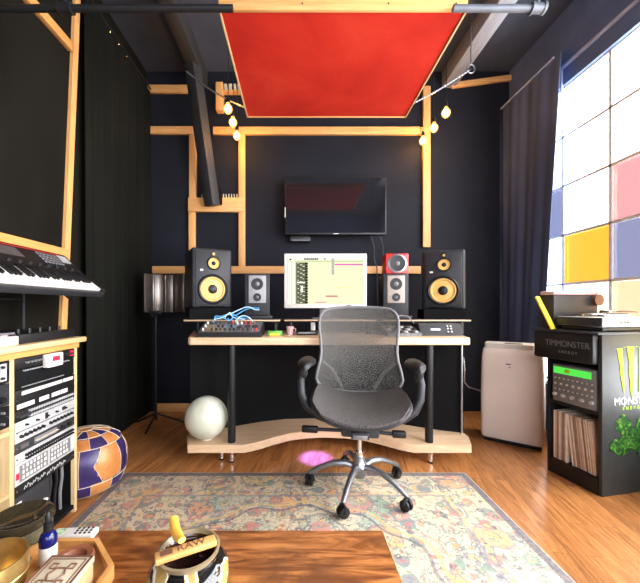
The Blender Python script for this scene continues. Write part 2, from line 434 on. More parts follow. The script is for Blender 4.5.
# near wall (behind the eye), its wide window added to let fill light in
m = MB()
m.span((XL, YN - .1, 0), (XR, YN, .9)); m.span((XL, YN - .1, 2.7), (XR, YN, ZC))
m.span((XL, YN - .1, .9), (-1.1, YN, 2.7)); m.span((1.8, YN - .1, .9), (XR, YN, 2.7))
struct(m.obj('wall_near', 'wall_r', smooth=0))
m = MB(); m.span((-1.1, YN - .06, .9), (1.8, YN - .03, 2.7)); w2 = struct(m.obj('added_window', 'pane_clear', smooth=0))
m = MB()
for x in (-1.1, -.37, .35, 1.07, 1.8): m.box((x, YN - .04, 1.8), (.05, .06, 1.8))
for z in (.9, 1.8, 2.7): m.box((.35, YN - .04, z), (2.9, .06, .05))
m.obj('window_frame', 'muntin', w2)

# window_1 in the right wall: grid of square panes
cols = [3.19 - .42 * k for k in range(13)]; rows = [2.91 - .41 * k for k in range(7)]
colour = {(1, 3): 2, (2, 2): 3, (2, 3): 4, (0, 2): 4, (2, 4): 5, (1, 4): 6, (3, 1): 1, (3, 3): 3, (4, 2): 2, (3, 4): 6, (2, 5): 6, (3, 5): 1, (4, 4): 5}
m = MB()
for c in range(12):
    for r in range(6):
        mi = {1: 0, 2: 1, 3: 2, 4: 3, 5: 4, 6: 5}.get(colour.get((c, r), 1), 0)
        m.span((XR + .045, cols[c + 1] + .012, rows[r + 1] + .012), (XR + .052, cols[c] - .012, rows[r] - .012), mi=mi)
win = struct(m.obj('window_1', ['pane_clear', 'pane_yellow', 'pane_pink', 'pane_blue', 'pane_peach', 'pane_warm'], smooth=0))
m = MB()
for i, y in enumerate(cols): m.box((XR + .05, y, (WZ0 + WZ1) / 2), (.04, .024, WZ1 - WZ0), bev=.003)
for z in rows: m.box((XR + .05, (WY0 + WY1) / 2, z), (.04, WY1 - WY0, .022), bev=.003)
m.obj('window_frame', 'muntin', win)
m = MB(); m.span((XR - .06, WY0, WZ0 - .03), (XR + .12, WY1, WZ0), bev=.005); m.obj('window_sill', 'muntin', win)
m = MB(); m.span((XR - .022, WY0, 3.04), (XR, 2.74, 3.062), bev=.003); struct(m.obj('trim_1', 'trimblue'))
m = MB(); m.span((XR - .015, 2.725, 2.55), (XR, 2.74, 3.04), bev=.003); struct(m.obj('trim_2', 'trimblue'))

# ---- pine battens on the back wall
YF = YB - .035
tn = [3]
def batten(x0, x1, y0, y1, mat='pine_x', dep=.035, yb=YB, dz=0):
    """batten covering a pixel-measured extent on the back wall"""
    a = P(x0, y1, YF); b = P(x1, y0, YF)
    m = MB(); m.span((a.x, yb - dep, a.z), (b.x, yb, b.z + dz), bev=.003)
    o = struct(m.obj('trim_%d' % tn[0], mat)); tn[0] += 1; return o
batten(148.5, 196, 126, 133.5); batten(213, 420, 126.5, 134)
batten(189, 196, 133.6, 198, 'pine'); batten(188.5, 195, 212, 266, 'pine')
batten(238.5, 245, 134.1, 266, 'pine'); batten(423, 430.5, 86, 247, 'pine', .04)
batten(188.5, 244.5, 198, 212, 'pine_x', .05)
batten(152, 421, 266.1, 273.5); batten(147, 192, 84.5, 92)
batten(216.5, 223.5, 84, 112, 'pine', .07)
o = batten(420.5, 422.8, 127, 134); 
# sloping batten near the ceiling at the right
a, b = P(452, 85, YF), P(512, 77, YF)
m = MB(); d = b - a; m.box((a + b) / 2 + Vector((0, .012, 0)), (d.length, .03, .055), (0, -math.atan2(d.z, d.x), 0), bev=.003)
struct(m.obj('trim_%d' % tn[0], 'pine_x')); tn[0] += 1
m = MB(); m.span((-1.45, YB - .02, 0.0), (-.62, YB, .085), bev=.004); struct(m.obj('baseboard_back', 'pine_x'))
m = MB(); m.span((XR - .02, -1.9, 0), (XR, 2.6, .09), bev=.004); struct(m.obj('baseboard_right', 'wall_r'))

# ---- pine framing on the left wall
m = MB()
def ybar(z0, y0, y1, h, nm):
    m = MB(); m.span((XL, y0, z0 - h), (XL + .035, y1, z0), bev=.003); struct(m.obj('trim_%d' % tn[0], 'pine_y')); tn[0] += 1
ybar(EYE + .385, .2, 2.20, .058, ''); ybar(EYE + 1.80, .2, 2.245, .06, '')
m = MB(); Y0, Y1 = 2.145, 2.30
m.prism([(Y0 + .01, .92), (Y0 + .062, .92), (Y1 + .062, ZC), (Y1 + .01, ZC)], XL, XL + .022, Matrix(((0, 0, 1, 0), (1, 0, 0, 0), (0, 1, 0, 0), (0, 0, 0, 1))))
struct(m.obj('trim_%d' % tn[0], 'pine')); tn[0] += 1

# ---- ceiling beams and brace
m = MB(); m.span((-1.035, .4, ZC - .17), (-.925, YB, ZC), bev=.004)
tag(m.obj('ceiling_beam', 'beam_dark'), 'dark painted timber beam crossing the ceiling left of the red panel', 'beam')
m = MB(); m.span((1.50, .4, ZC - .17), (1.635, YB, ZC), bev=.004)
tag(m.obj('ceiling_beam', 'beam_grey'), 'pale grey beam crossing the ceiling right of the red panel', 'beam')
m = MB(); a = Vector((-.99, 3.12, ZC - .14)); b = Vector((-.853, YF - .06, EYE + 1.02))
d = (b - a); rot = d.to_track_quat('Z', 'Y').to_matrix()
m.box((a + b) / 2, (.125, .10, d.length), rot, bev=.004)
br = thing('timber_brace', 'black timber brace slanting from the dark beam to the notched wall board', 'brace', (0, 0, 0))
m.obj('timber', 'beam_dark', br)
m = MB(); a2 = P(205, 204, YF - .055); b2 = P(221.5, 188, YF - .055)
m.span((a2.x, YF - .055, a2.z), (b2.x, YF - .015, b2.z), bev=.004); m.obj('end_block', 'black_matte', br)

# curtains -------------------------------------------------------------
def curtain_fn(x0, z0, z1, ya_top, ya_bot, yb, amp, per, thick=.006, side=1):
    def fn(u, v, s):
        yb_ = yb; z = z0 + (z1 - z0) * v
        ya = ya_bot + (ya_top - ya_bot) * v
        y = ya + (yb_ - ya) * u
        x = x0 + amp * math.sin(u * per) * (1 - .35 * v) + amp * .4 * math.sin(u * per * 2.3 + 1.7 + v) + s * thick * side
        return (x, y, z)
    return fn
m = MB(); m.grid(curtain_fn(-1.505, .012, EYE + 2.2, 2.33, 2.36, 3.37, .003, 38), 120, 10)
cur = tag(m.obj('curtain', 'curtain', smooth=60), 'black curtain hanging along the left wall beside the pine post', 'curtain')
hk = []
for i, (px, py) in enumerate(((110, 32), (118.5, 45), (127, 57.5), (136, 71))):
    Y = -1.5 * F / (px - 297)
    m = MB(); m.tube([(0, 0, 0), (0, .004, .02), (.006, .0, .03), (.0, -.004, .04)], .0035, 6)
    o = m.obj('hook', 'chrome', cur, loc=(-1.503, Y, EYE + 2.185))
m = MB(); m.cyl((-1.503, 2.30, EYE + 2.235), (-1.503, 3.40, EYE + 2.235), .008, seg=10)
tag(m.obj('curtain_rail', 'black_metal'), 'thin black rail above the black curtain on the left wall', 'rail')
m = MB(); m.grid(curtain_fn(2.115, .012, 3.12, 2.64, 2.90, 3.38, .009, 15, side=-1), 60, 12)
tag(m.obj('curtain', 'curtain_r', smooth=60), 'glare-tinted blue curtain hanging beside the bright window', 'curtain')
m = MB(); m.cyl((2.115, 2.72, 3.135), (2.115, 3.42, 3.135), .009, seg=10)
tag(m.obj('curtain_rail', 'trimblue'), 'thin rail carrying the glare-tinted curtain by the window', 'rail')

# ================================================================== CEILING THINGS
PX0, PX1, PY0, PY1, PZ = -.383, .835, 1.622, 2.53, EYE + 1.45
pn = thing('acoustic_panel', 'large red fabric ceiling panel in a thin wooden frame', 'acoustic panel', ((PX0 + PX1) / 2, (PY0 + PY1) / 2, PZ))
w, l = (PX1 - PX0) / 2, (PY1 - PY0) / 2
m = MB(); m.span((-w + .008, -l + .01, .006), (w - .008, l - .01, .04)); m.obj('fabric', 'redfab', pn, smooth=0)
for nm, a, b in (('a', (-w, -l - .012, 0), (w, -l + .004, .058)), ('b', (-w, l - .008, 0), (w, l, .058)), ('c', (-w - .001, -l, 0), (-w + .009, l, .058)), ('d', (w - .009, -l, 0), (w + .001, l, .058))):
    m = MB(); m.span(a, b, bev=.001); m.obj('frame_rail', 'pine_x' if nm in 'ab' else 'birch_y', pn)
for sx in (-1, 1):
    for sy in (-1, 1):
        m = MB(); m.cyl((sx * (w - .12), sy * (l - .1), .04), (sx * (w - .12), sy * (l - .1), ZC - PZ), .0025, seg=6); m.obj('hanging_wire', 'steel', pn)
m = MB()
for x in (-.2, .22, .55): m.cyl((x, -l - .0125, .03), (x, -l - .015, .03), .004, seg=8)
m.obj('screw', 'black_metal', pn)
# pipes
pyy = PY0 - .035
def pipe(x0, x1, mat, label, fit):
    z = EYE + (307 - 8.5) * pyy / F
    t = thing('pipe', label, 'pipe', ((x0 + x1) / 2, pyy, z)); h = (x1 - x0) / 2
    m = MB(); m.cyl((-h, 0, 0), (h, 0, 0), .0165, seg=18); m.obj('tube', mat, t)
    for fx in fit:
        m = MB(); m.cyl((fx - .03, 0, 0), (fx + .03, 0, 0), .023, seg=18); m.cyl((fx - .034, 0, 0), (fx - .024, 0, 0), .027, seg=18); m.cyl((fx + .022, 0, 0), (fx + .034, 0, 0), .027, seg=18)
        m.cyl((fx, 0, 0), (fx, 0, ZC - z), .011, seg=12)
        m.obj('coupling', mat, t)
    return t
pipe(XL, (233 - 297) * pyy / F, 'black_metal', 'black pipe running from the left wall to the red panel', [-.18])
pipe((453 - 297) * pyy / F, (545 - 297) * pyy / F, 'pipe_grey', 'grey pipe with an end coupling right of the red panel', [.185])

# pendants
def pendant(px, py, Y, lab, grp):
    p = P(px, py, Y)
    t = thing('pendant_bulb', lab, 'light bulb', (p.x, Y, p.z - .04), group=grp)
    m = MB(); m.lathe([(0, 0), (.018, .004), (.032, .02), (.037, .04), (.033, .058), (.02, .075), (.013, .088), (.013, .092), (0, .092)], 24); m.obj('bulb_glass', 'bulb_glass', t)
    m = MB(); m.lathe([(0, .012), (.014, .018), (.024, .036), (.020, .056), (.008, .070), (0, .072)], 14); m.obj('filament', 'filament', t)
    m = MB(); m.lathe([(.0, .09), (.0165, .09), (.0165, .125), (.008, .135), (0, .135)], 16); m.obj('socket', 'black', t)
    m = MB(); zt = ZC - (p.z - .04)
    m.tube([(0, 0, .13), (.004, 0, .13 + (zt - .13) * .3), (-.003, 0, .13 + (zt - .13) * .7), (0, 0, zt)], .0028, 6); m.obj('cord', 'black', t)
M['filament'] = emit('glowing_filament', (1.0, .52, .17), 200)
for i, (px, py, Y) in enumerate(((228, 109, 2.76), (233, 122.5, 2.97), (237, 136, 3.2))):
    pendant(px, py, Y, ['lit amber bulb left of the red panel, nearest and highest of three', 'lit amber bulb left of the red panel, middle of three', 'lit amber bulb left of the red panel, lowest of three by the pine post'][i], 'bulbs hanging left of the red panel')
for i, (px, py, Y) in enumerate(((446, 113, 2.82), (434, 128, 3.04), (423, 141, 3.27))):
    pendant(px, py, Y, ['lit amber bulb right of the red panel, nearest and highest of three', 'lit amber bulb right of the red panel, middle of three', 'lit amber bulb right of the red panel, lowest of three by the pine post'][i], 'bulbs hanging right of the red panel')
def sag(a, b, s, n=16):
    return [a.lerp(b, i / n) - Vector((0, 0, s * math.sin(PI * i / n))) for i in range(n + 1)]
def chain(a, b, s, r, label):
    pts = sag(a, b, s, 46); m = MB()
    for i in range(len(pts) - 1):
        c = (pts[i] + pts[i + 1]) / 2; d = (pts[i + 1] - pts[i]); q = d.to_track_quat('X', 'Z').to_matrix().to_4x4()
        q = Matrix.Translation(c) @ q @ Matrix.Rotation(PI / 2 * (i % 2), 4, 'X')
        L = d.length * .72
        ring = [q @ Vector((math.cos(k * PI / 5) * L, math.sin(k * PI / 5) * L * .45, 0)) for k in range(11)]
        m.tube(ring, r, 5)
    return tag(m.obj('chain', 'steel'), label, 'chain')
chain(P(186, 71, 2.9) + Vector((0, 0, 0)), P(246, 108, 2.75), .03, .0035, 'thin metal chain swagged left of the red panel')
chain(P(404, 108, 2.75), P(470, 70, 2.75), .015, .004, 'metal chain swagged right of the red panel to the grey beam')
m = MB(); c = P(471, 69, 2.75); m.tube([c + Vector((math.cos(a) * .03, 0, math.sin(a) * .035)) for a in [k * PI / 8 for k in range(17)]], .006, 8)
m.cyl(c + Vector((0, 0, .03)), (c.x, c.y, ZC), .005, seg=8)
tag(m.obj('ring_hook', 'steel'), 'round steel ring holding the chain at the grey beam', 'hook')

# pegs on the battens
def peg(px, py, Y, h, label, grp, w=.012):
    p = P(px, py, Y); m = MB(); m.box((0, 0, h / 2), (w, .02, h), (0, R(random.uniform(-8, 8)), 0), bev=.002)
    tag(m.obj('peg', 'cream', loc=p), label, 'peg', grp)
for px in (202, 205): peg(px, 198, YF - .0, .035, 'small pale peg on the notched board, left of the brace', 'pegs on the notched board left of the brace', .007)
for k in range(6): peg(223.5 + k * 2.7, 198, YF, .04, 'small pale peg on the notched board, right of the brace', 'pegs on the notched board right of the brace', .008)
m = MB(); a = P(223.7, 93, YF); b = P(245, 91.5, YF); m.span((a.x, YF - .03, a.z), (b.x, YB, b.z)); 
tag(m.obj('peg_ledge', 'pine_x'), 'narrow wooden ledge high beside the left bulbs', 'ledge')
for k in range(4): peg(226 + k * 4.4, 91.5, YF, .075, 'pale wooden peg standing on the high ledge by the left bulbs', 'pegs on the high ledge', .03)

# ================================================================== BACK WALL THINGS
tv = thing('television', 'large black flat television on the back wall', 'television', (.385, 3.30, 1.80))
m = MB(); m.span((-.505, -.02, 0), (.505, .03, .575), bev=.006); m.obj('casing', 'black', tv)
m = MB(); m.span((-.493, -.0225, .018), (.493, -.0195, .563)); m.obj('screen', 'black_gloss', tv, smooth=0)
m = MB(); m.span((-.18, .03, .12), (.18, .118, .42), bev=.005); m.obj('wall_mount', 'black_metal', tv)
m = MB(); m.span((-.022, -.0235, .004), (.028, -.02, .012)); m.obj('badge', 'silver', tv)
m = MB(); m.span((-.507, -.0215, .17), (-.498, -.0195, .27)); m.obj('edge_highlight', 'cream', tv)  # pale strip painted as the highlight on the casing edge
m = MB(); a = P(290, 242, 3.36); b = P(310.5, 236.5, 3.36); m.span((a.x, 3.33, a.z), (b.x, 3.42, b.z), bev=.012); 
sb = m.obj('sensor_bar', 'dkgrey'); tag(sb, 'small grey bar mounted on the wall under the television', 'sensor bar')
m = MB(); a, b = P(291, 240.6, 3.328), P(309.5, 239.8, 3.328); m.span((a.x, 3.326, a.z), (b.x, 3.332, b.z)); m.obj('front_strip', 'grey', sb)
for (x0, y0, x1, y1, lab) in ((371, 235, 377, 268, 'black cable hanging from the television, left of two'), (380, 235, 386, 268, 'black cable hanging from the television, right of two')):
    a, b = P(x0, y0 + 1.2, 3.318), P(x1, y1, 3.36)
    m = MB(); m.tube([a, a.lerp(b, .3) + Vector((.01, 0, 0)), a.lerp(b, .7) + Vector((-.012, 0, 0)), b, (b.x + .01, 3.36, .55), (b.x + .05, 3.34, .03), (b.x + .25, 3.32, .007)], .006, 8)
    tag(m.obj('cable', 'dkgrey'), lab, 'cable')

# ================================================================== DESK
dk = thing('studio_desk', 'long pale wood studio desk with two black tube legs and a lower shelf', 'desk', (.22, 2.6, 0))
def L(pts): return [(x - .22, y - 2.6) for x, y in pts]
def rounded(poly, r=.03, n=4):
    out = []
    N = len(poly)
    for i in range(N):
        p = Vector(poly[i]); a = Vector(poly[i - 1]); b = Vector(poly[(i + 1) % N])
        da, db = (a - p), (b - p); rr = min(r, da.length * .4, db.length * .4)
        A, Bq = p + da.normalized() * rr, p + db.normalized() * rr
        for k in range(n + 1):
            t = k / n; out.append(tuple(A * (1 - t) ** 2 + p * 2 * t * (1 - t) + Bq * t * t))
    return out
m = MB(); m.prism(rounded(L([(-.745, 2.25), (1.185, 2.25), (1.37, 2.96), (-.93, 2.96)]), .03), .820, .870); tt = m.obj('tabletop', 'birch_x', dk, smooth=30)
b_ = tt.modifiers.new('b', 'BEVEL'); b_.width = .006; b_.segments = 2; b_.limit_method = 'ANGLE'
arc = [(-.36, 2.25), (-.27, 2.30), (-.17, 2.38), (-.05, 2.46), (.08, 2.50), (.22, 2.515), (.36, 2.50), (.49, 2.46), (.61, 2.38), (.71, 2.30), (.80, 2.25)]
m = MB(); m.prism(L([(-.80, 2.40), (-.745, 2.25)] + arc + [(1.19, 2.25), (1.245, 2.40), (1.245, 2.92), (-.80, 2.92)]), .085, .140); m.obj('lower_shelf', 'birch_x', dk, smooth=30)
for x in (-.455, .92):
    m = MB(); m.cyl((x - .22, -.30, .14), (x - .22, -.30, .82), .0275, seg=24); m.obj('leg', 'black', dk)
for x, y in ((-.455, 2.30), (-.535, 2.34), (.925, 2.29), (-.6, 2.86), (1.1, 2.86), (.22, 2.80)):
    m = MB(); m.cyl((x - .22, y - 2.6, .012), (x - .22, y - 2.6, .085), .019, seg=18); f = m.obj('foot', 'chrome', dk)
    m = MB(); m.cyl((x - .22, y - 2.6, 0), (x - .22, y - 2.6, .014), .017, seg=18); m.obj('foot_pad', 'black', f)
arcp = [(-.80, 2.47), (-.65, 2.52), (-.5, 2.60), (-.3, 2.70), (-.1, 2.77), (.22, 2.79), (.53, 2.77), (.73, 2.70), (.93, 2.60), (1.08, 2.52), (1.23, 2.47)]
m = MB(); m.prism(L(arcp + [(x, y + .018) for x, y in reversed(arcp)]), .14, .82); m.obj('back_panel', 'black_matte', dk, smooth=50)
m = MB(); m.cyl((1.225 - .22, 2.455 - 2.6, .14), (1.225 - .22, 2.455 - 2.6, .82), .008, seg=10); m.obj('panel_highlight', 'steel', dk)  # bright rod put in as the grey highlight on the panel's end

def riser(x0, x1, y0, y1, legs, label, mat='birch_x'):
    t = thing('desk_riser', label, 'shelf', ((x0 + x1) / 2, (y0 + y1) / 2, .87)); w = (x1 - x0) / 2; h = (y1 - y0) / 2
    m = MB(); m.span((-w, -h, .094), (w, h, .110), bev=.003); m.obj('board', 'dkgrey', t)
    m = MB(); m.span((-w, -h - .002, .1), (w, -h + .004, .1105), bev=.001); m.obj('front_edging', mat, t)
    for lx in legs:
        for ly in (-h + .04, h - .04):
            m = MB(); m.cyl((lx - (x0 + x1) / 2, ly, 0), (lx - (x0 + x1) / 2, ly, .095), .018, seg=16); m.obj('leg', 'black', t)
riser(-.88, -.13, 2.56, 2.92, (-.78, -.17), 'narrow dark riser under the left speakers')
riser(-.10, .62, 2.58, 2.92, (-.05, .57), 'narrow pale riser under the computer screen')
riser(.66, 1.35, 2.56, 2.92, (.70, 1.29), 'narrow dark riser under the right speakers')

# --- big three way speakers
def disc(prof, x, z, y, nm, mat, par, seg=36, **kw):
    m = MB(); m.lathe(prof, seg, Matrix.Translation((x, y, z)) @ Matrix.Rotation(PI / 2, 4, 'X')); return m.obj(nm, mat, par, **kw)
def big_speaker(loc, rz, label):
    t = thing('studio_monitor', label, 'speaker', loc, rz, 'large three-way speakers')
    W, Hh, D = .325, .485, .34
    m = MB(); m.box((0, D / 2, Hh / 2), (W, D, Hh), bev=.022, seg=4); m.obj('cabinet', 'speaker', t)
    m = MB(); m.box((0, -.004, Hh / 2), (W - .05, .012, Hh - .05), bev=.005); m.obj('front_baffle', 'speaker', t)
    def drv(x, z, r, cone, cap, nm):
        d = disc([(r * .80, 0), (r * .82, .012), (r * .92, .016), (r, .008), (r * 1.0, 0), (r * .8, 0)], x, z, -.009, nm, 'black', t)
        disc([(r * .82, .010), (r * .74, .012), (r * .66, .003), (r * .3, -.008 + .012), (r * .28, .005), (0, .006)], x, z, -.0085, 'cone', cone, d)
        disc([(cap, .002), (cap * .9, .008), (cap * .5, .014), (0, .016)], x, z, -.0095, 'dust_cap', 'black', d)
    drv(0, .152, .122, 'cone', .038, 'woofer')
    drv(.008, .362, .055, 'cone', .018, 'midrange')
    d = disc([(.0235, 0), (.0235, .006), (.012, .008), (.012, 0)], .006, .438, -.009, 'tweeter', 'black', t)
    disc([(.012, .004), (.008, .009), (0, .011)], .006, .438, -.009, 'dome', 'cone', d)
    m = MB(); m.span((-.1, -.0125, .298), (-.076, -.0095, .312)); m.obj('badge', 'white', t)
    m = MB(); m.box((0, .001, .012), (.2, .02, .012), bev=.004); m.obj('port', 'black_matte', t)
    return t
big_speaker((-.687, 2.68, 1.072), R(28), 'large three-way speaker with yellow cones left of the computer screen')
big_speaker((1.195, 2.70, 1.062), R(-26), 'large three-way speaker with yellow cones right of the red cube speaker')
for x, rz, lab in ((-.70, 28, 'thick dark foam pad under the left large speaker'), (1.205, -24, 'thick dark foam pad under the right large speaker')):
    m = MB(); h = .092 if x < 0 else .082
    m.prism([(-.165, -.01), (.165, -.01), (.165, .30), (-.165, .30)], 0, h)
    o = m.obj('foam_pad', 'black_matte', loc=(x, 2.685, .98), rot=(0, 0, R(rz * .45))); tag(o, lab, 'foam pad')

M['plategrey'] = plain('grey_front_plate', (.27, .27, .28), .4); M['platewarm'] = plain('pale_front_plate', (.32, .27, .23), .4)
def small_speaker(loc, rz, label):
    t = thing('bookshelf_speaker', label, 'speaker', loc, rz, 'small two-way speakers')
    W, Hh, D = .205, .345, .22
    m = MB(); m.box((0, D / 2, Hh / 2), (W, D, Hh), bev=.008, seg=2); m.obj('cabinet', 'speaker', t)
    m = MB(); m.box((0, -.003, .215), (.142, .01, .225), bev=.012); m.obj('front_plate', 'plategrey' if loc[0] < 0 else 'platewarm', t)
    def drv(x, z, r, nm):
        d = disc([(r, 0), (r * .98, .006), (r * .85, .007), (r * .8, 0)], x, z, -.006, nm, 'black', t)
        disc([(r * .84, .001), (r * .45, -.001 + .0015), (0, .002)], x, z, -.010, 'cone', 'black', d)
        disc([(r * .38, .001), (r * .2, .007), (0, .009)], x, z, -.0105, 'dust_cap', 'grey', d)
    drv(0, .258, .049, 'woofer'); drv(0, .150, .033, 'tweeter')
    m = MB(); m.span((-.125, -.02, -.03), (.125, D + .01, 0), bev=.006); m.obj('base_plate', 'black', t)
    return t
small_speaker((-.325, 2.70, 1.010), R(6), 'small two-way speaker with grey front plate left of the computer screen')
small_speaker((.81, 2.70, 1.010), R(-4), 'small two-way speaker with pale front plate under the red cube speaker')
t = thing('cube_speaker', 'small red cube speaker on top of the right two-way speaker', 'speaker', (.825, 2.715, 1.355), R(-4))
m = MB(); m.box((0, .085, .083), (.185, .17, .166), bev=.008); m.obj('cabinet', 'red', t)
d = disc([(.078, 0), (.078, .008), (.064, .012), (.06, .0)], 0, .083, .0, 'driver', 'steel', t)
disc([(.063, .003), (.03, .0), (0, .001)], 0, .083, -.0045, 'cone', 'black', d)
disc([(.02, 0), (.012, .006), (0, .008)], 0, .083, -.0055, 'dust_cap', 'grey', d)

# --- computer screen
mo = thing('computer_monitor', 'white framed computer monitor showing an editing window', 'monitor', (.234, 2.70, .98))
w = .338
m = MB(); m.box((0, .018, .314), (w * 2, .036, .447), bev=.005); m.obj('casing', 'white', mo)
sc = {}
for nm, col, st in (('bg', (.84, .83, .55), .80), ('bgw', (.88, .88, .76), .80), ('olive', (.16, .17, .09), .6), ('mag', (.72, .10, .45), .8), ('dark', (.02, .02, .02), .4), ('grn', (.55, .65, .30), .8), ('pale', (.72, .74, .52), .85), ('yl', (.85, .75, .2), .9), ('red', (.6, .2, .2), .8), ('grey', (.45, .46, .42), .8)):
    M['scr_' + nm] = emit('screen_' + nm, col, st)
m = MB(); m.span((-.311, -.0015, .124), (.311, .001, .511)); scr = m.obj('screen', 'scr_bg', mo, smooth=0)
def ui(nm, rects, mat, dy=.002):
    m = MB()
    for (x0, y0, x1, y1) in rects:   # in crop pixels 0..640 x 0..416 measured from the display
        X0 = -.311 + (x0 - 48) / 487 * .622; X1 = -.311 + (x1 - 48) / 487 * .622
        Z0 = .511 - (y1 - 75) / 305 * .387; Z1 = .511 - (y0 - 75) / 305 * .387
        m.span((X0, -dy - .0002, Z0), (X1, -dy + .0004, Z1))
    m.obj(nm, mat, scr, smooth=0)
ui('menu_bar', [(48, 76, 535, 100)], 'scr_bgw'); ui('toolbar', [(90, 100, 535, 108)], 'scr_grn', .0022)
ui('title_text', [(155 + i * 13, 84, 164 + i * 13, 96) for i in range(7)] + [(282, 85, 290, 94), (60, 88, 72, 97)], 'scr_dark', .003)
ui('track_list', [(102, 112, 176, 378)], 'scr_olive', .0022)
ui('side_list', [(48, 105, 100, 378)], 'scr_bgw', .0022)
ui('side_rule', [(74, 105, 77, 378), (96, 110, 99, 378)], 'scr_grey', .003)
random.seed(3)
ui('track_button', [(112 + 16 * (i % 3), 116 + 9 * i, 112 + 16 * (i % 3) + random.choice((6, 9, 14)), 121 + 9 * i) for i in range(29)] + [(132, 262, 147, 305), (108, 236, 160, 246)], 'scr_bgw', .003)
ui('meter', [(160, 114 + 18 * i, 178, 122 + 18 * i) for i in range(15)], 'scr_dark', .0035)
ui('marker_column', [(330, 86, 346, 190)], 'scr_grey', .003)
ui('clip', [(350, 121, 528, 129)], 'scr_mag', .003); ui('lane', [(350, 131, 528, 133), (190, 150, 528, 152), (190, 200, 340, 202), (190, 250, 528, 252)], 'scr_pale', .003)
ui('note', [(366 + 16 * i, 270, 376 + 16 * i, 277) for i in range(5)], 'scr_yl', .003)
ui('dialog', [(293 + 11 * i, 324, 302 + 11 * i, 336) for i in range(7)], 'scr_red', .003)
ui('footer_text', [(225 + 9 * i, 366, 232 + 9 * i, 372) for i in range(8)], 'scr_mag', .003)
m = MB(); m.box((0, .06, .085), (.09, .02, .16), bev=.004); m.box((0, .06, .006), (.22, .16, .012), bev=.004); m.obj('stand', 'grey', mo)
m = MB(); m.box((0, 0, 0), (.034, .022, .022), bev=.006); m.cyl((0, -.0105, 0), (0, -.014, 0), .007, seg=14)
o = m.obj('webcam', 'black', loc=P(349, 306.5, 2.67)); tag(o, 'tiny black webcam at the lower edge of the computer monitor', 'webcam')

# --- left desktop mixer
mx = thing('desktop_mixer', 'small sloping audio mixer crowded with knobs on the left of the desk', 'mixer', (-.475, 2.41, .87))
m = MB(); m.prism([(-.12, .0), (.14, 0), (.14, .095), (.10, .10), (-.12, .03)], -.225, .225, Matrix(((0, 0, 1, 0), (1, 0, 0, 0), (0, 1, 0, 0), (0, 0, 0, 1)))); m.obj('casing', 'black', mx)
sl = math.atan2(.07, .22)
def onslope(x, v, h=.001): return (x, -.12 + .22 * v - math.sin(sl) * h, .03 + .07 * v + math.cos(sl) * h)
m = MB(); m.box(onslope(.0, .5), (.43, .205, .004), (sl, 0, 0)); m.obj('face_plate', 'steel', mx)
random.seed(5)
for i in range(13):
    for j in range(3):
        x = -.19 + i * .0315; v = .2 + j * .29
        if (i > 6 and j == 1) or random.random() < .15: continue
        a = Vector(onslope(x, v, .003)); b = Vector(onslope(x, v, .018))
        m = MB(); m.cyl(a, b, .008, .0065, 10); m.obj('knob', random.choice(['black', 'black', 'red', 'dkgrey', 'brown', 'white']), mx)
m = MB()
for k in range(3): m.box(onslope(.06 + k * .055, .5, .003), (.04, .05, .003), (sl, 0, 0))
m.obj('label_block', 'dkgrey', mx)
# patch cables
random.seed(11)
cpts = [((-.62, 2.50, .985), (-.40, 2.54, 1.02), (-.30, 2.52, 1.075), 'blue_cable'), ((-.56, 2.49, .975), (-.46, 2.52, 1.08), (-.27, 2.53, 1.055), 'lightblue_cable'),
        ((-.60, 2.47, .96), (-.55, 2.50, 1.06), (-.40, 2.50, .97), 'lightblue_cable'), ((-.52, 2.49, .965), (-.50, 2.52, 1.05), (-.36, 2.50, .965), 'blue_cable'),
        ((-.65, 2.49, .965), (-.56, 2.51, 1.02), (-.50, 2.49, .96), 'blue_cable'), ((-.45, 2.48, .965), (-.36, 2.52, 1.03), (-.33, 2.49, .955), 'lightblue_cable')]
names = ['bright blue patch cable reaching furthest right over the left mixer', 'pale blue patch cable arching highest over the left mixer', 'pale blue patch cable looping at the left of the mixer', 'blue patch cable looping over the middle of the mixer', 'blue patch cable coiled low at the left of the mixer', 'pale blue patch cable looped low at the right of the mixer']
for k, (a, b, c, mt) in enumerate(cpts):
    a, b, c = Vector(a), Vector(b), Vector(c); pts = []
    for i in range(19):
        t_ = i / 18; p = a * (1 - t_) ** 2 + b * 2 * t_ * (1 - t_) + c * t_ * t_
        p += Vector((.018 * math.sin(t_ * 9 + k * 2), -.012 * k * .3 + .006 * math.cos(t_ * 7 + k), .012 * math.sin(t_ * 11 + k) + .012))
        pts.append(p)
    m = MB(); m.tube(pts, .0042, 7); tag(m.obj('patch_cable', mt), names[k], 'cable', 'patch cables over the left mixer')

# --- small things on the desk
def smallbox(name, px0, px1, py0, py1, Y, dep, mat, label, cat, bev=.004, extra=None):
    a, b = P(px0, py1, Y), P(px1, py0, Y)
    m = MB(); m.span((a.x, Y, .87 if extra is None else extra), (b.x, Y + dep, b.z), bev=bev)
    return tag(m.obj(name, mat), label, cat)
o = smallbox('snack_box', 268, 282, 331, 337, 2.42, .05, 'green', 'small green and yellow box on the desk right of the mixer', 'box')
m = MB(); a = P(270, 334, 2.418); m.span((a.x, 2.416, a.z - .01), (a.x + .07, 2.421, a.z + .008)); m.obj('label_strip', 'yellow', o)
t = thing('cup', 'small pinkish cup on the desk left of the screen riser', 'cup', ((290 - 297) * 2.5 / F, 2.5, .87))
m = MB(); m.lathe([(0, 0), (.02, 0), (.027, .05), (.029, .062), (.024, .062), (.02, .01), (0, .01)], 20); m.obj('cup_body', 'pinkish', t)
m = MB(); m.tube([(.026, 0, .05), (.042, 0, .045), (.042, 0, .02), (.023, 0, .012)], .004, 6); m.obj('handle', 'pinkish', t)
o = smallbox('external_drive', 297, 318, 331.5, 336.5, 2.45, .12, 'black', 'flat black box on the desk under the screen riser', 'drive')
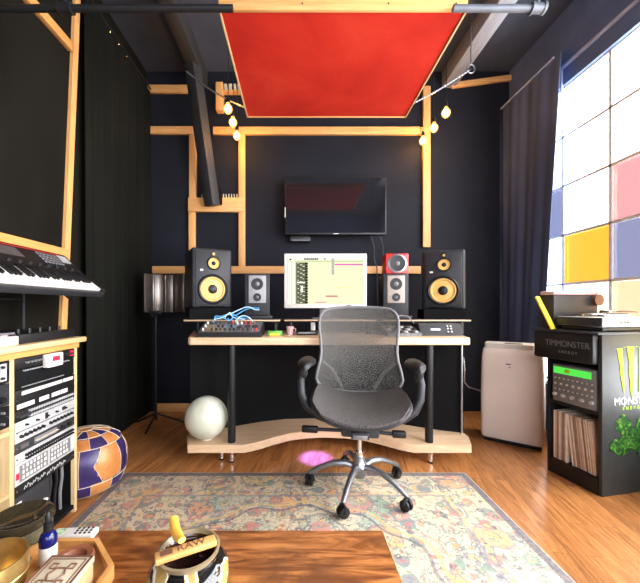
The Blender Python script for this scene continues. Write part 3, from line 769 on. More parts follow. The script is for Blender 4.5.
m = MB(); a = P(298, 333, 2.449); m.span((a.x, 2.448, a.z - .002), (a.x + .13, 2.451, a.z + .003)); m.obj('light_strip', 'silver', o)
t = thing('headphone_holder', 'white upright holder under the screen riser', 'holder', ((313 - 297) * 2.62 / F, 2.62, .87))
m = MB(); m.span((-.018, -.01, 0), (.018, .01, .09), bev=.004); m.obj('upright', 'white', t)
m = MB(); m.span((-.035, -.02, 0), (.035, .03, .008), bev=.003); m.obj('base', 'white', t)
# right rack unit and tilted keypad
ru = thing('audio_interface', 'black half-rack audio unit on the right end of the desk', 'audio unit', (1.055, 2.5, .87))
m = MB(); m.prism([(-.1, 0), (.1, 0), (.1, .088), (-.06, .088)], -.155, .155, Matrix(((0, 0, 1, 0), (1, 0, 0, 0), (0, 1, 0, 0), (0, 0, 0, 1)))); m.obj('casing', 'black', ru)
for x in (.05, .075): 
    for z in (.03, .052, .07):
        m = MB(); yy = -.1 + z * .45; m.cyl((x, yy, z), (x, yy - .008, z), .006, seg=10); m.obj('knob', 'white', ru)
m = MB(); m.box((-.04, -.082, .045), (.07, .003, .014), (-R(24), 0, 0)); m.obj('label_strip', 'silver', ru)
m = MB()
for k in range(14): m.box((-.13 + k * .02, -.056, .087), (.009, .006, .003))
m.obj('indicator_row', 'cream', ru)
kp = thing('control_surface', 'grey tilted controller on the desk behind the chair', 'controller', (.775, 2.46, .87))
m = MB(); m.prism([(-.10, 0), (.10, 0), (.10, .065), (-.10, .018)], -.12, .12, Matrix(((0, 0, 1, 0), (1, 0, 0, 0), (0, 1, 0, 0), (0, 0, 0, 1)))); m.obj('casing', 'grey', kp)
s2 = math.atan2(.047, .2)
for i in range(6):
    for j in range(3):
        m = MB(); v = .2 + j * .28; m.box((-.09 + i * .036, -.1 + .2 * v, .018 + .047 * v + .004), (.022, .03, .008), (s2, 0, 0), bev=.002); m.obj('button', 'silver' if (i + j) % 2 else 'black', kp)
# tall control: wire loop on the riser
m = MB(); c = P(401, 320, 2.52); m.tube([c + Vector((-.04, 0, .0)), c + Vector((-.04, .0, .02)), c + Vector((0, 0, .035)), c + Vector((.05, 0, .03)), c + Vector((.08, 0, .0)), c + Vector((.10, .0, -.03))], .004, 7)
tag(m.obj('cable', 'grey'), 'grey cable looped at the front of the right riser', 'cable')

# white globe lamp on lower shelf
t = thing('globe_lamp', 'round milky globe lamp on the left of the lower desk shelf', 'lamp', (-.648, 2.36, .14))
m = MB(); m.sphere((0, 0, .152), .150, u=40, v=24); m.obj('globe', 'pearl', t)
m = MB(); m.lathe([(0, 0), (.045, 0), (.045, .008), (.03, .014), (0, .014)], 24); m.obj('base', 'white', t)
# dangling cable at desk right
m = MB(); m.tube([(1.27, 2.50, .60), (1.255, 2.48, .67), (1.26, 2.50, .70), (1.30, 2.56, .60), (1.40, 2.76, .45), (1.50, 2.88, .38), (1.655, 2.915, .33)], .005, 8)
tag(m.obj('power_cable', 'silver'), 'thin white cable running from the desk end to the air conditioner', 'cable')
m = MB(); m.cyl((0, 0, 0), (0, 0, .02), .03, seg=20); m.cyl((0, 0, -.002), (0, 0, .001), .022, seg=20)
pk = m.obj('puck_light', 'black', loc=(.12, 2.42, .80)); tag(pk, 'small purple puck light fixed under the desk top', 'light')

# --- microphone reflection filter on stand
t = thing('vocal_booth_filter', 'curved metal reflection filter on a black stand left of the desk', 'microphone filter', (-1.185, 3.02, 0))
plates = [(-.17, -.10), (-.13, -.02), (-.05, .03), (.04, .035), (.12, -.01), (.185, -.09)]
for i in range(5):
    a, b = plates[i], plates[i + 1]; c = ((a[0] + b[0]) / 2, (a[1] + b[1]) / 2); ang = math.atan2(b[1] - a[1], b[0] - a[0]); ln = math.hypot(b[0] - a[0], b[1] - a[1])
    m = MB(); m.box((c[0], c[1], 1.205), (ln - .003, .018, .345), (0, 0, ang), bev=.004); p_ = m.obj('filter_plate', 'filterplate', t)
    m = MB(); m.box((c[0] - .25 * ln * math.cos(ang), c[1] - .25 * ln * math.sin(ang) - .011, 1.205), (.006, .004, .335), (0, 0, ang)); m.obj('rib', 'chrome' if i in (0, 2) else 'dkgrey', p_)
m = MB(); m.cyl((-.09, -.04, .06), (-.09, -.04, 1.03), .011, seg=12); m.obj('pole', 'black', t)
m = MB(); m.box((-.09, -.04, 1.03), (.11, .05, .03), bev=.006); m.cyl((-.12, -.07, 1.0), (-.06, -.07, 1.0), .012, seg=10); m.obj('clamp', 'black', t)
for k in range(3):
    a = k * 2 * PI / 3 + .5; m = MB(); m.cyl((-.09, -.04, .12), (-.09 + .25 * math.cos(a), -.04 + .19 * math.sin(a), .01), .009, seg=8); m.obj('leg', 'black', t)

# ================================================================== CHAIR
ch = thing('office_chair', 'grey mesh office chair with black armrests facing the camera', 'chair', (.366, 1.935, .012), R(-9))
m = MB(); m.lathe([(0, .075), (.032, .075), (.045, .10), (.05, .14), (.034, .165), (.030, .20), (.0, .20)], 24); m.obj('hub', 'steel', ch)
for k in range(5):
    a = R(-117 + 9 + 72 * k); c, s_ = math.cos(a), math.sin(a)
    m = MB()
    pts = [(.03, .135), (.08, .150), (.15, .145), (.22, .118), (.275, .088), (.298, .075)]
    m.tube([(c * r_, s_ * r_, z) for r_, z in pts], [.024, .024, .021, .018, .017, .014], 10, flat=(.85, .8)); m.obj('leg', 'steel', ch)
    cs = bpy.data.objects.new('caster', None); COL.objects.link(cs); 
    m = MB(); m.cyl((0, 0, .04), (0, 0, .078), .008, seg=10); m.tube([(-.024, 0, .035), (-.018, 0, .055), (0, 0, .062), (.018, 0, .055), (.024, 0, .03)], .011, 8)
    cst = m.obj('caster', 'black', ch, loc=(c * .292, s_ * .292, 0), rot=(0, 0, a + R(50 + 30 * k)))
    bpy.data.objects.remove(cs)
    for sx in (-1, 1):
        m = MB(); m.lathe([(0, -.010), (.018, -.010), (.028, -.007), (.030, 0), (.028, .007), (.018, .010), (0, .010)], 22, Matrix.Translation((sx * .014, 0, .030)) @ Matrix.Rotation(PI / 2, 4, 'Y')); m.obj('wheel', 'black', cst)
m = MB(); m.cyl((0, 0, .19), (0, 0, .345), .014, seg=18); m.cyl((0, 0, .19), (0, 0, .225), .026, .022, seg=18); m.obj('gas_cylinder', 'chrome', ch)
m = MB(); m.box((0, -.01, .375), (.21, .19, .075), bev=.015); m.box((0, -.10, .355), (.10, .05, .04), bev=.008); mm = m.obj('tilt_mechanism', 'dkgrey', ch)
m = MB(); m.span((-.04, -.13, .338), (.04, -.122, .362), bev=.003); m.obj('name_plate', 'steel', mm)
for sx in (-1, 1):
    m = MB(); m.cyl((sx * .08, -.06, .362), (sx * (.26 if sx < 0 else .19), -.06, .358), .010, seg=10)
    m.box((sx * (.285 if sx < 0 else .215), -.06, .358), (.095 if sx < 0 else .075, .038, .036), bev=.008); m.obj('lever', 'black', ch)
# seat
def seat_z(x, y):
    u = x / .265
    z = .500 + .066 * abs(u) ** 2.4 + .012 * math.sin(y * 6)
    if y < -.16: z -= 1.6 * (y + .16) ** 2
    return z
def seat_fn(u, v, s):
    x = -1 + 2 * u; y = -.25 + .46 * v
    hw = .262 * (1 - .10 * (2 * v - 1) ** 4) ** 1 * (1 - .12 * max(0, .18 - v) / .18)
    X = x * hw; yy = y + (-.022 * (1 - x * x) if v < .5 else .015 * (1 - x * x))
    e = min(1, min(1 - abs(x), v * 1.2, (1 - v) * 1.2) * 7)
    return (X, yy, seat_z(X, yy) - (s * (.012 + .030 * e)) - (0 if s else .0))
m = MB(); m.grid(seat_fn, 36, 24); st = m.obj('seat', 'seat', ch, smooth=60)
rim = []
for k in range(49):
    a = 2 * PI * k / 48; ca, sa = math.cos(a), math.sin(a)
    x = .268 * math.copysign(abs(ca) ** .55, ca); y = -.02 + .235 * math.copysign(abs(sa) ** .55, sa)
    rim.append((x, y, seat_z(x, max(-.25, y)) - .026))
m = MB(); m.tube(rim, .014, 8); m.obj('seat_frame', 'dkgrey', ch)
# backrest
prof = [(.515, .12), (.525, .185), (.545, .235), (.575, .262), (.61, .272), (.66, .262), (.72, .246), (.78, .240), (.85, .246), (.92, .256), (.98, .258), (1.01, .252), (1.035, .236), (1.052, .212), (1.060, .17)]
def hwid(z):
    for (z0, w0), (z1, w1) in zip(prof, prof[1:]):
        if z <= z1: return w0 + (w1 - w0) * max(0, (z - z0)) / (z1 - z0)
    return prof[-1][1]
def back_y(x, z):
    t_ = (z - .5) / .58
    return .215 + .075 * t_ + .055 * math.sin(t_ * PI * 1.6 - .4) * -.6 - 1.1 * x * x * .75 + .02
def back_fn(u, v, s):
    z = .512 + (1.064 - .512) * v; x = (-1 + 2 * u) * hwid(z)
    return (x, back_y(x, z) + s * .006, z)
m = MB(); m.grid(back_fn, 30, 40); m.obj('backrest', 'mesh', ch, smooth=60)
loop = [(w_, z) for z, w_ in prof] + [(.08, 1.066), (0, 1.068), (-.08, 1.066)] + [(-w_, z) for z, w_ in reversed(prof)] + [(-.06, .508), (.0, .506), (.06, .508), (prof[0][1], prof[0][0])]
m = MB(); m.tube([(x, back_y(x, z) + .004, z) for x, z in loop], .0095, 8); m.obj('back_frame', 'grey', ch)
for sx in (-1, 1):
    m = MB(); m.tube([(sx * .05, .12, .40), (sx * .07, .24, .45), (sx * .11, .285, .53), (sx * .17, .27, .64), (sx * .235, .262, .70)], [.016, .015, .013, .012, .010], 9); m.obj('back_support', 'steel', ch)
m = MB(); m.box((0, .262, .56), (.20, .012, .13), bev=.006)
for k in range(9): m.box((-.08 + k * .02, .254, .555), (.005, .008, .12))
m.obj('lumbar_pad', 'black', ch)
for sx in (-1, 1):
    m = MB()
    m.tube([(sx * .305, .02, .725), (sx * .336, .025, .69), (sx * .350, .02, .62), (sx * .342, .0, .54), (sx * .308, -.02, .475), (sx * .24, -.03, .428), (sx * .16, -.03, .40), (sx * .09, -.02, .385)], [.017, .023, .025, .025, .025, .024, .022, .02], 12, flat=(1.0, .95))
    ar = m.obj('armrest', 'dkgrey', ch)
    m = MB()
    def pad_fn(u, v, s, sx=sx):
        y = -.15 + .27 * v; e = math.sin(PI * min(1, max(0, v))) ** .35
        wdt = .052 * max(.15, e); x = (-1 + 2 * u)
        zt = .768 - .022 * abs(x) ** 2.5 - .03 * abs(2 * v - 1) ** 4; zb = .722 + .010 * x * x + (.02 * abs(2 * v - 1) ** 6)
        return (sx * .308 + x * wdt, y, zt if s else min(zb, zt - .004))
    m.grid(pad_fn, 12, 20); m.obj('arm_pad', 'black', ar, smooth=60)
    m = MB(); m.tube([(sx * .312, -.12, .735), (sx * .316, -.10, .70), (sx * .326, -.02, .67), (sx * .335, .03, .65)], [.018, .022, .022, .018], 10); m.obj('arm_bracket', 'dkgrey', ar)

# ================================================================== RUG, POUF
m = MB(); m.box((0, 0, .0055), (2.20, 1.80, .010), bev=.003)
tag(m.obj('rug', 'rug', loc=(-.015, 1.235, 0)), 'faded multicoloured floral rug with a navy border on the wooden floor', 'rug')

pf = thing('pouf', 'round orange and purple patchwork leather pouf behind the rack', 'pouf', (-1.275, 1.992, .012), R(9)); pf.scale = (.82, .82, .98)
prf = [(0, .335), (.045, .335), (.135, .322), (.215, .285), (.262, .225), (.275, .165), (.266, .085), (.245, .03), (.20, .004), (0, .0)]
def pr(t_):  # smooth profile
    n = len(prf) - 1; i = min(n - 1, int(t_ * n)); f = t_ * n - i
    p0, p1, p2, p3 = prf[max(0, i - 1)], prf[i], prf[i + 1], prf[min(n, i + 2)]
    def cr(a, b, c, d): return .5 * (2 * b + (c - a) * f + (2 * a - 5 * b + 4 * c - d) * f * f + (3 * b - a - 3 * c + d) * f ** 3)
    return max(0, cr(p0[0], p1[0], p2[0], p3[0])), cr(p0[1], p1[1], p2[1], p3[1])
NS, NRr = 96, 36
bounds = [.11, .24, .36, .68, .86]; nsec = 12
def patch(th, t_):
    row = sum(t_ > b for b in bounds); sec = th / (2 * PI) * nsec
    if row == 0: return 0
    if row == 3:      # big side panels with slanted ends
        k = (t_ - .36) / .32; sh = .5 * abs(2 * k - 1)
        q = int(math.floor(sec * .5 + .25)) ; fr = (sec * .5 + .25) % 1
        return 1 if fr < .30 + .22 * abs(2 * k - 1) else 0
    off = {1: 0, 2: 1, 4: 0, 5: 1}[row]
    return (int(sec) + off) % 2
m = MB(); rg = []
for j in range(NRr + 1):
    r_, z = pr(j / NRr)
    if r_ < .002: rg.append([m.bm.verts.new((0, 0, z))]); continue
    rg.append([m.bm.verts.new((r_ * math.cos(2 * PI * k / NS) * (1 + .008 * math.sin(6 * 2 * PI * k / NS)), r_ * math.sin(2 * PI * k / NS), z)) for k in range(NS)])
for j in range(NRr):
    a, b = rg[j], rg[j + 1]
    for k in range(NS):
        k2 = (k + 1) % NS
        if len(a) == 1 and len(b) == 1: continue
        f = m.bm.faces.new([a[0], b[k], b[k2]] if len(a) == 1 else ([a[k], a[k2], b[0]] if len(b) == 1 else [a[k], a[k2], b[k2], b[k]]))
        f.material_index = patch(2 * PI * (k + .5) / NS, (j + .5) / NRr)
m.obj('cover', ['orange_leather', 'purple_leather'], pf, smooth=60)
m = MB()
def ppt(th, t_, e=.0015):
    r_, z = pr(t_); return ((r_ + e) * math.cos(th), (r_ + e) * math.sin(th), z + e * .6)
for b in bounds[:]: m.tube([ppt(2 * PI * k / 48, b) for k in range(49)], .0022, 5)
for k in range(nsec):
    th = 2 * PI * k / nsec
    m.tube([ppt(th, .11 + .25 * i / 8) for i in range(9)], .0022, 5)
    m.tube([ppt(th, .68 + .28 * i / 8) for i in range(9)], .0022, 5)
for k in range(nsec // 2):
    for side in (0, 1):
        pts = []
        for i in range(13):
            kk = i / 12; fr = (.30 + .22 * abs(2 * kk - 1)) if side else 0.0
            sec = (k + fr - .25) * 2; pts.append(ppt(2 * PI * sec / nsec, .36 + .32 * kk))
        m.tube(pts, .0022, 5)
m.obj('seam', 'cream', pf)

# ================================================================== AIR CONDITIONER
ac = thing('portable_air_conditioner', 'white portable air conditioner standing between desk and cabinet', 'air conditioner', (1.660, 2.555, 0), -math.atan2(.225, .31))
hw_, dp = .212, .27
def acs(x0, x1, y0, y1, z): return [(x0, y0, z), (x1, y0, z), (x1, y1, z), (x0, y1, z)]
def rsec(hw, y0, y1, z, r=.035, n=5, ybulge=0):
    poly = rounded([(-hw, y0), (hw, y0), (hw, y1), (-hw, y1)], r, n); return [(x, y, z) for x, y in poly]
m = MB(); secs = [rsec(hw_ * .97, .012, dp, .035), rsec(hw_, 0, dp, .06), rsec(hw_, -.008, dp, .35), rsec(hw_ * .985, -.004, dp, .60), rsec(hw_ * .965, .006, dp, .70), rsec(hw_ * .94, .028, dp, .742), rsec(hw_ * .90, .06, dp - .01, .755)]
rings = [[m.bm.verts.new(p) for p in s_] for s_ in secs]
for a, b in zip(rings, rings[1:]):
    for k in range(len(a)): m.bm.faces.new([a[k], a[(k + 1) % len(a)], b[(k + 1) % len(a)], b[k]])
m.bm.faces.new(rings[0]); m.bm.faces.new(rings[-1]); m.obj('body', 'warmwhite', ac, smooth=50)
m = MB(); m.prism(rounded([(-hw_ * .9, .045), (hw_ * .72, .045), (hw_ * .72, dp - .01), (-hw_ * .9, dp - .01)], .03), .74, .785); tp = m.obj('top_housing', 'white', ac, smooth=40)
m = MB(); m.box((.01, .11, .787), (.12, .05, .006), bev=.002); m.obj('control_strip', 'grey', tp)
m = MB(); m.box((-.02, -.0065, .635), (.035, .004, .007)); m.box((-.012, -.0065, .61), (.012, .004, .006)); m.obj('badge', 'dkgrey', ac)
m = MB(); m.span((-hw_ * .9, .03, .0), (hw_ * .9, dp - .02, .04), bev=.006); m.obj('plinth', 'black', ac)

# ================================================================== CABINET
cb = thing('drinks_display_cabinet', 'black branded cabinet with shelves on its side, lime claw marks on its front', 'cabinet', (1.73, 1.87, 0), R(12))
UW, VD, HT = .45, .33, .925
m = MB(); m.span((0, 0, .0), (UW, .022, HT), bev=.004); m.obj('front_panel', 'black', cb)
M['cab_front'] = plain('satin_black_front', (.035, .037, .035), .42, spec=.28)
cb.children[0].data.materials[0] = M['cab_front']
m = MB(); m.span((0, VD - .02, .0), (UW, VD, HT), bev=.003); m.span((UW - .02, .022, .0), (UW, VD - .02, HT)); m.span((.335, .022, .05), (.345, VD - .02, .74))
m.span((.0, .022, 0), (UW - .02, VD - .02, .095)); m.span((0, .022, .455), (.335, VD - .02, .475)); m.obj('carcass', 'black', cb)
m = MB(); m.span((-.035, .0225, .745), (UW - .004, .40, HT), bev=.016); m.obj('header', 'black', cb)
m = MB(); m.span((-.045, -.012, HT - .003), (UW + .004, .41, HT + .012), bev=.004); m.obj('top_board', 'dkgrey', cb)
text('lettering', 'TIMMONSTER', .052, 'greyletters', cb, (-.0365, .175, .850), (PI / 2, 0, -PI / 2), sx=.84)
text('lettering', 'ENERGY', .024, 'greyletters', cb, (-.0365, .165, .800), (PI / 2, 0, -PI / 2), spacing=1.4)
# M claw of three ragged strokes
def claw():
    m = MB()
    def stroke(pts, wds):
        left = [(x - w_, z) for (x, z), w_ in zip(pts, wds)]; right = [(x + w_, z) for (x, z), w_ in zip(pts, wds)]
        for i in range(len(pts) - 1):
            q = [left[i], right[i], right[i + 1], left[i + 1]]
            m.prism(q, 0, .0025, Matrix(((1, 0, 0, 0), (0, 0, -1, -.0005), (0, 1, 0, 0), (0, 0, 0, 1))))
    stroke([(.125, .842), (.128, .80), (.134, .765), (.142, .725), (.140, .70), (.148, .655), (.152, .615), (.157, .585)], [.018, .016, .013, .011, .013, .009, .006, .001])
    stroke([(.095, .838), (.118, .842)], [.002, .006])
    stroke([(.205, .850), (.206, .80), (.212, .75), (.207, .70), (.214, .65), (.212, .60), (.218, .555)], [.026, .020, .014, .015, .011, .008, .001])
    stroke([(.155, .846), (.185, .852)], [.004, .008])
    stroke([(.290, .842), (.288, .80), (.282, .755), (.286, .71), (.278, .665), (.275, .62), (.270, .585)], [.020, .017, .012, .013, .009, .006, .001])
    stroke([(.245, .85), (.27, .846)], [.008, .006])
    return m
claw().obj('claw_logo', 'lime', cb)
text('lettering', 'MONSTER', .062, 'offwhite', cb, (.225, -.0005, .535), (PI / 2, 0, 0), sx=1.0, label='off-white lettering')
text('lettering', 'ENERGY', .026, 'lime', cb, (.225, -.0005, .495), (PI / 2, 0, 0), spacing=1.9, label='lime green lettering')
m = MB()
m.box((.1615, -.0012, .535), (.004, .0016, .062))
m.obj('letter_slash', 'offwhite', cb)
# abstract green smoke print
def smoke():
    t = NT('green_smoke_print')
    n = t.noise(t.coord((1, 1, 1)), 20, 7, .7, 2.6)
    c = t.ramp(n.outputs[0], [(.40, (.006, .012, .006)), (.50, (.012, .06, .010)), (.58, (.05, .16, .02)), (.66, (.20, .25, .03)), (.75, (.40, .48, .25))])
    return t.done(t.bsdf(c, .4, 0, .28))
M['smoke'] = smoke()
random.seed(2)
def blob(cx, cz, rx, rz_, n=40, amp=.18, ph=0):
    return [(cx + math.cos(2 * PI * k / n) * rx * (1 + amp * math.sin(5 * 2 * PI * k / n + ph) * .5 + amp * math.sin(9 * 2 * PI * k / n + ph * 2) * .6), cz + math.sin(2 * PI * k / n) * rz_ * (1 + amp * math.sin(4 * 2 * PI * k / n + ph) + amp * .5 * math.sin(11 * 2 * PI * k / n))) for k in range(n)]
MM = Matrix(((1, 0, 0, 0), (0, 0, -1, -.0003), (0, 1, 0, 0), (0, 0, 0, 1)))
m = MB()
for a in ((.155, .40, .058, .055, 1), (.31, .40, .06, .05, 2), (.155, .285, .105, .055, 3), (.315, .28, .10, .06, 4), (.225, .34, .06, .05, 5)):
    m.prism(blob(*a[:4], ph=a[4]), 0, .0008 + .0004 * a[4], MM)
m.obj('smoke_print', 'smoke', cb, label='green smoke-like print')
# records
random.seed(21)
rc = [(.42, .30, .20), (.60, .50, .38), (.30, .18, .13), (.70, .62, .50), (.50, .36, .28), (.25, .20, .18), (.62, .42, .30)]
for i, c in enumerate(rc): M['sleeve%d' % i] = plain('record_sleeve_%d' % i, c, .6)
rotc = Matrix.Rotation(R(12), 3, 'Z'); base = Vector((1.73, 1.87, 0))
v = VD - .03; i = 0; mat_names = ['tan', 'cream', 'dark brown', 'pale cream', 'brown', 'charcoal brown', 'light orange brown']
heights = []; lean = 0
while v > .040:
    th = random.choice((.005, .0065, .008, .0095)); mi = random.randrange(7)
    if i == 11: lean = .11; v -= .034
    h_ = .308 + random.uniform(-.004, .004)
    if v - th < .032: break
    m = MB(); m.span((0, -th, 0), (.305, 0, h_), bev=.001)
    pos = base + rotc @ Vector((.012 + random.uniform(0, .008), v, .0962 + (math.sin(lean) * th)))
    o = m.obj('record', 'sleeve%d' % mi, loc=pos, rot=(-lean, 0, R(12)))
    heights.append((o, mat_names[mi])); v -= th / math.cos(lean) + .0008; i += 1
ords = ['first', 'second', 'third', 'fourth', 'fifth', 'sixth', 'seventh', 'eighth', 'ninth', 'tenth', 'eleventh', 'twelfth', 'thirteenth', 'fourteenth', 'fifteenth', 'sixteenth', 'seventeenth', 'eighteenth', 'nineteenth', 'twentieth']
ords += ['twenty-' + q for q in ords[:9]] + ['thirtieth'] + ['thirty-' + q for q in ords[:9]] + ['fortieth'] + ['forty-' + q for q in ords[:9]]
for k, (o, nm) in enumerate(heights):
    tag(o, '%s record sleeve on the cabinet shelf, %s from the far left end' % (nm, ords[k]), 'record', 'vinyl records in the cabinet')
# receiver in upper shelf
rv = thing('stereo_receiver', 'silver receiver with a green display on the upper cabinet shelf', 'receiver', base + rotc @ Vector((.004, .162, .4755)), R(12))
m = MB(); m.span((0, -.13, 0), (.30, .13, .235), bev=.003); m.obj('casing', 'grey', rv)
m = MB(); m.span((-.004, -.128, .004), (.002, .128, .232), bev=.002); m.obj('face_plate', 'grey', rv)
M['display'] = emit('green_display', (.10, .75, .08), .75)
m = MB(); m.span((-.0055, -.105, .180), (-.0035, .122, .222)); dsp = m.obj('display', 'display', rv)
m = MB(); m.span((-.0062, .02, .190), (-.0052, .05, .212)); m.obj('display_figure', 'lime', dsp)
for zz, n, r_ in ((.150, 9, .004), (.115, 7, .007), (.045, 5, .011), (.08, 9, .004)):
    for k in range(n):
        m = MB(); y = -.11 + .22 * k / (n - 1); m.cyl((-.004, y, zz), (-.018 if r_ > .008 else -.009, y, zz), r_, seg=14); m.obj('knob', 'silver' if r_ > .008 else 'cream', rv)

# turntable
tt_ = thing('turntable', 'silver and black turntable on top of the branded cabinet', 'turntable', base + rotc @ Vector((.225, .135, HT + .012)), R(12))
m = MB(); m.box((0, 0, .014), (.40, .24, .02), bev=.004); m.obj('base_pad', 'black', tt_)
m = MB(); m.box((.0, 0, .056), (.44, .27, .056), bev=.006); m.obj('plinth', 'silver', tt_)
m = MB(); m.box((-.219, 0, .056), (.008, .262, .050), bev=.002); m.obj('side_cover', 'dkgrey', tt_)
m = MB(); m.lathe([(0, .084), (.122, .084), (.126, .088), (.126, .098), (.12, .102), (0, .102)], 48, Matrix.Translation((-.03, 0, 0))); pl = m.obj('platter', 'chrome', tt_)
m = MB(); m.lathe([(0, .102), (.115, .102), (.115, .106), (0, .106)], 48, Matrix.Translation((-.03, 0, 0))); m.obj('slipmat', 'black', pl)
m = MB(); m.tube([(.165, .10, .11), (.165, .02, .115), (.15, -.06, .113), (.11, -.11, .108)], .005, 8); m.cyl((.165, .10, .078), (.165, .10, .118), .022, seg=18); m.cyl((.165, .12, .11), (.165, .15, .11), .014, seg=14); m.box((.10, -.12, .106), (.02, .035, .012), (0, 0, -.6), bev=.003); m.obj('tonearm', 'chrome', tt_)
for x in (-.17, .17):
    m = MB(); m.cyl((x, -.09, 0), (x, -.09, .03), .02, seg=14); m.obj('foot', 'black', tt_)
text('lettering', 'Technics', .030, 'black', tt_, (-.062, -.1355, .056), (PI / 2, 0, 0))
m = MB(); m.box((.06, -.137, .036), (.16, .004, .006)); m.obj('control_strip', 'white', tt_)
cs = thing('record_case', 'dark case with its top painted window-lit pink, standing behind the turntable', 'case', base + rotc @ Vector((.20, .345, HT + .012)), R(12))
m = MB(); m.box((0, 0, .112), (.37, .10, .224), bev=.012); m.obj('case_body', 'dkgrey', cs)
m = MB(); m.box((0, 0, .236), (.375, .105, .026), bev=.011); m.obj('lid', 'pinkish', cs)  # window light on the case top is put into this pink
m = MB(); m.cyl((.16, -.05, .19), (.16, -.075, .19), .038, seg=24); m.obj('end_cap', 'brown', cs)
a = base + rotc @ Vector((-.03, .262, HT + .013)); b = base + rotc @ Vector((-.032, .375, HT + .225))
d = b - a; m = MB(); m.box((0, 0, d.length / 2), (.034, .012, d.length), bev=.003)
q = d.to_track_quat('Z', 'Y')
o = m.obj('yellow_bar', 'yellow', loc=a); o.rotation_mode = 'XYZ'; o.rotation_euler = (-math.atan2(math.hypot(d.x, d.y), d.z), 0, R(12))
tag(o, 'bright yellow bar leaning at the far corner of the branded cabinet', 'bar')

# ================================================================== LEFT RACK FURNITURE
XF = -1.17                       # front plane of the rack
rk = thing('rack_cabinet', 'pale wood equipment rack cabinet along the left wall', 'rack cabinet', (-1.36, 1.3, 0))
def rl(a, b): return (a[0] + 1.36, a[1] - 1.3, a[2]), (b[0] + 1.36, b[1] - 1.3, b[2])
WT = .92
for nm, a, b, mt, lab in (('side_panel', (-1.53, 1.737, 0), (XF - .001, 1.757, WT - .055), 'birch_z', None), ('divider_panel', (-1.53, 1.345, 0), (XF - .001, 1.367, WT - .055), 'birch_z', None),
                     ('side_panel', (-1.53, .60, 0), (XF - .001, .62, WT - .055), 'birch_z', None), ('back_board', (-1.53, .62, .06), (-1.52, 1.737, WT - .055), 'black_matte', None),
                     ('bottom_board', (-1.52, 1.367, .02), (XF - .005, 1.737, .04), 'black_matte', None), ('bottom_board', (-1.52, .62, .03), (XF - .005, 1.345, .05), 'birch_y', None),
                     ('shelf_board', (-1.52, .62, .555), (XF - .005, 1.345, .572), 'birch_y', None), ('shelf_board', (-1.52, .62, .30), (XF - .005, 1.345, .317), 'birch_y', None)):
    m = MB(); m.span(*rl(a, b), bev=.001); m.obj(nm, mt, rk)
m = MB()
for y in (1.7365, 1.368): m.box((.0, y - 1.3 - (.0008 if y > 1.5 else -.0008), .42), (.34, .0012, .80))
m.obj('shade_lining', 'black_matte', rk, smooth=0)  # black sheets added as the shade inside the rack bay
wt = thing('worktop', 'pale wooden worktop on the rack cabinet under the keyboard', 'worktop', (-1.34, 1.2, WT - .055))
m = MB(); m.span((-.2, -.62, .028), (.195, .60, .055), bev=.006); m.obj('top_slab', 'birch_y', wt)
m = MB(); m.span((-.19, -.6, 0), (.176, .565, .028), bev=.003); m.obj('under_slab', 'pine_y', wt)

def unit(z1, U, mat, label, style, y0=1.369, y1=1.735, name='rack_unit', dep=.25, rec=0.0):
    h = .0445 * U - .0015; yc = (y0 + y1) / 2
    t = thing(name, label, 'rack unit', (XF - rec, yc, z1 - h), group=None)
    W = (y1 - y0) / 2
    m = MB(); m.span((-dep, -W + .01, .002), (-.004, W - .01, h - .002)); m.obj('casing', 'black', t)
    m = MB(); m.span((-.004, -W, 0), (0, W, h), bev=.001); m.obj('face_plate', mat, t)
    def knobs(rows, n, r, kmat, ya=-.8, yb=.8, zz=None, skip=()):
        for j in range(rows):
            for i in range(n):
                if i in skip: continue
                z = h * ((j + .5) / rows) if zz is None else h * zz
                y = W * (ya + (yb - ya) * i / max(1, n - 1))
                m = MB(); m.cyl((0, y, z), (.012, y, z), r, r * .85, seg=12); m.obj('knob', kmat, t)
    def strips(lst, smat, nm='label_strip', e=.0015):
        for (ya, yb, za, zb) in lst:
            m = MB(); m.span((0, W * ya, h * za), (e, W * yb, h * zb)); m.obj(nm, smat, t, smooth=0)
    style(t, W, h, knobs, strips)
    for sy in (-1, 1):
        m = MB(); m.cyl((0, sy * (W - .009), h * .5), (.002, sy * (W - .009), h * .5), .0035, seg=8); m.obj('rack_screw', 'chrome' if mat != 'silver' else 'black', t)
    return t
Z = .862
def st_a(t, W, h, k, s):
    k(1, 9, .005, 'grey', -.7, .2); k(1, 3, .007, 'dkgrey', .62, .85, .5)
    s([(.80, .95, .58, .85), (.80, .95, .2, .42)], 'redbtn', 'button', .003)
unit(Z, 1, 'black', 'black rack unit at the top of the rack with two red buttons', st_a); Z -= .0445
def st_b(t, W, h, k, s):
    k(1, 22, .0028, 'silver', -.75, .72, .88); s([(-.8, .6, .06, .12)], 'grey')
unit(Z, 2, 'black_matte', 'plain black rack unit under the white switch box', st_b, rec=.004, dep=.22); Z -= .089
def st_c(t, W, h, k, s):
    s([(-.82, .50, .72, .9), (.54, .93, .72, .9), (-.95, -.45, .10, .32), (-.30, .02, .10, .32), (.12, .42, .10, .32), (.45, .70, .10, .32)], 'white')
unit(Z, 2, 'black', 'black rack unit with two rows of white label strips', st_c); Z -= .089
def st_d(t, W, h, k, s):
    k(2, 20, .0055, 'silver', -.6, .9); k(1, 4, .009, 'dkgrey', -.9, -.65, .5)
unit(Z, 1, 'black', 'black patch bay with two dense rows of sockets', st_d); Z -= .0445
def st_e(t, W, h, k, s):
    k(1, 14, .0075, 'black', -.85, .85, .28, (6,)); k(1, 5, .005, 'black', -.7, .6, .75); s([(-.95, .95, .50, .53)], 'dkgrey'); s([(-.1, -.02, .6, .92), (.5, .62, .66, .86)], 'dkgrey', 'meter', .003)
unit(Z, 2, 'silver', 'silver rack unit with a row of small black knobs, under the patch bay', st_e); Z -= .089
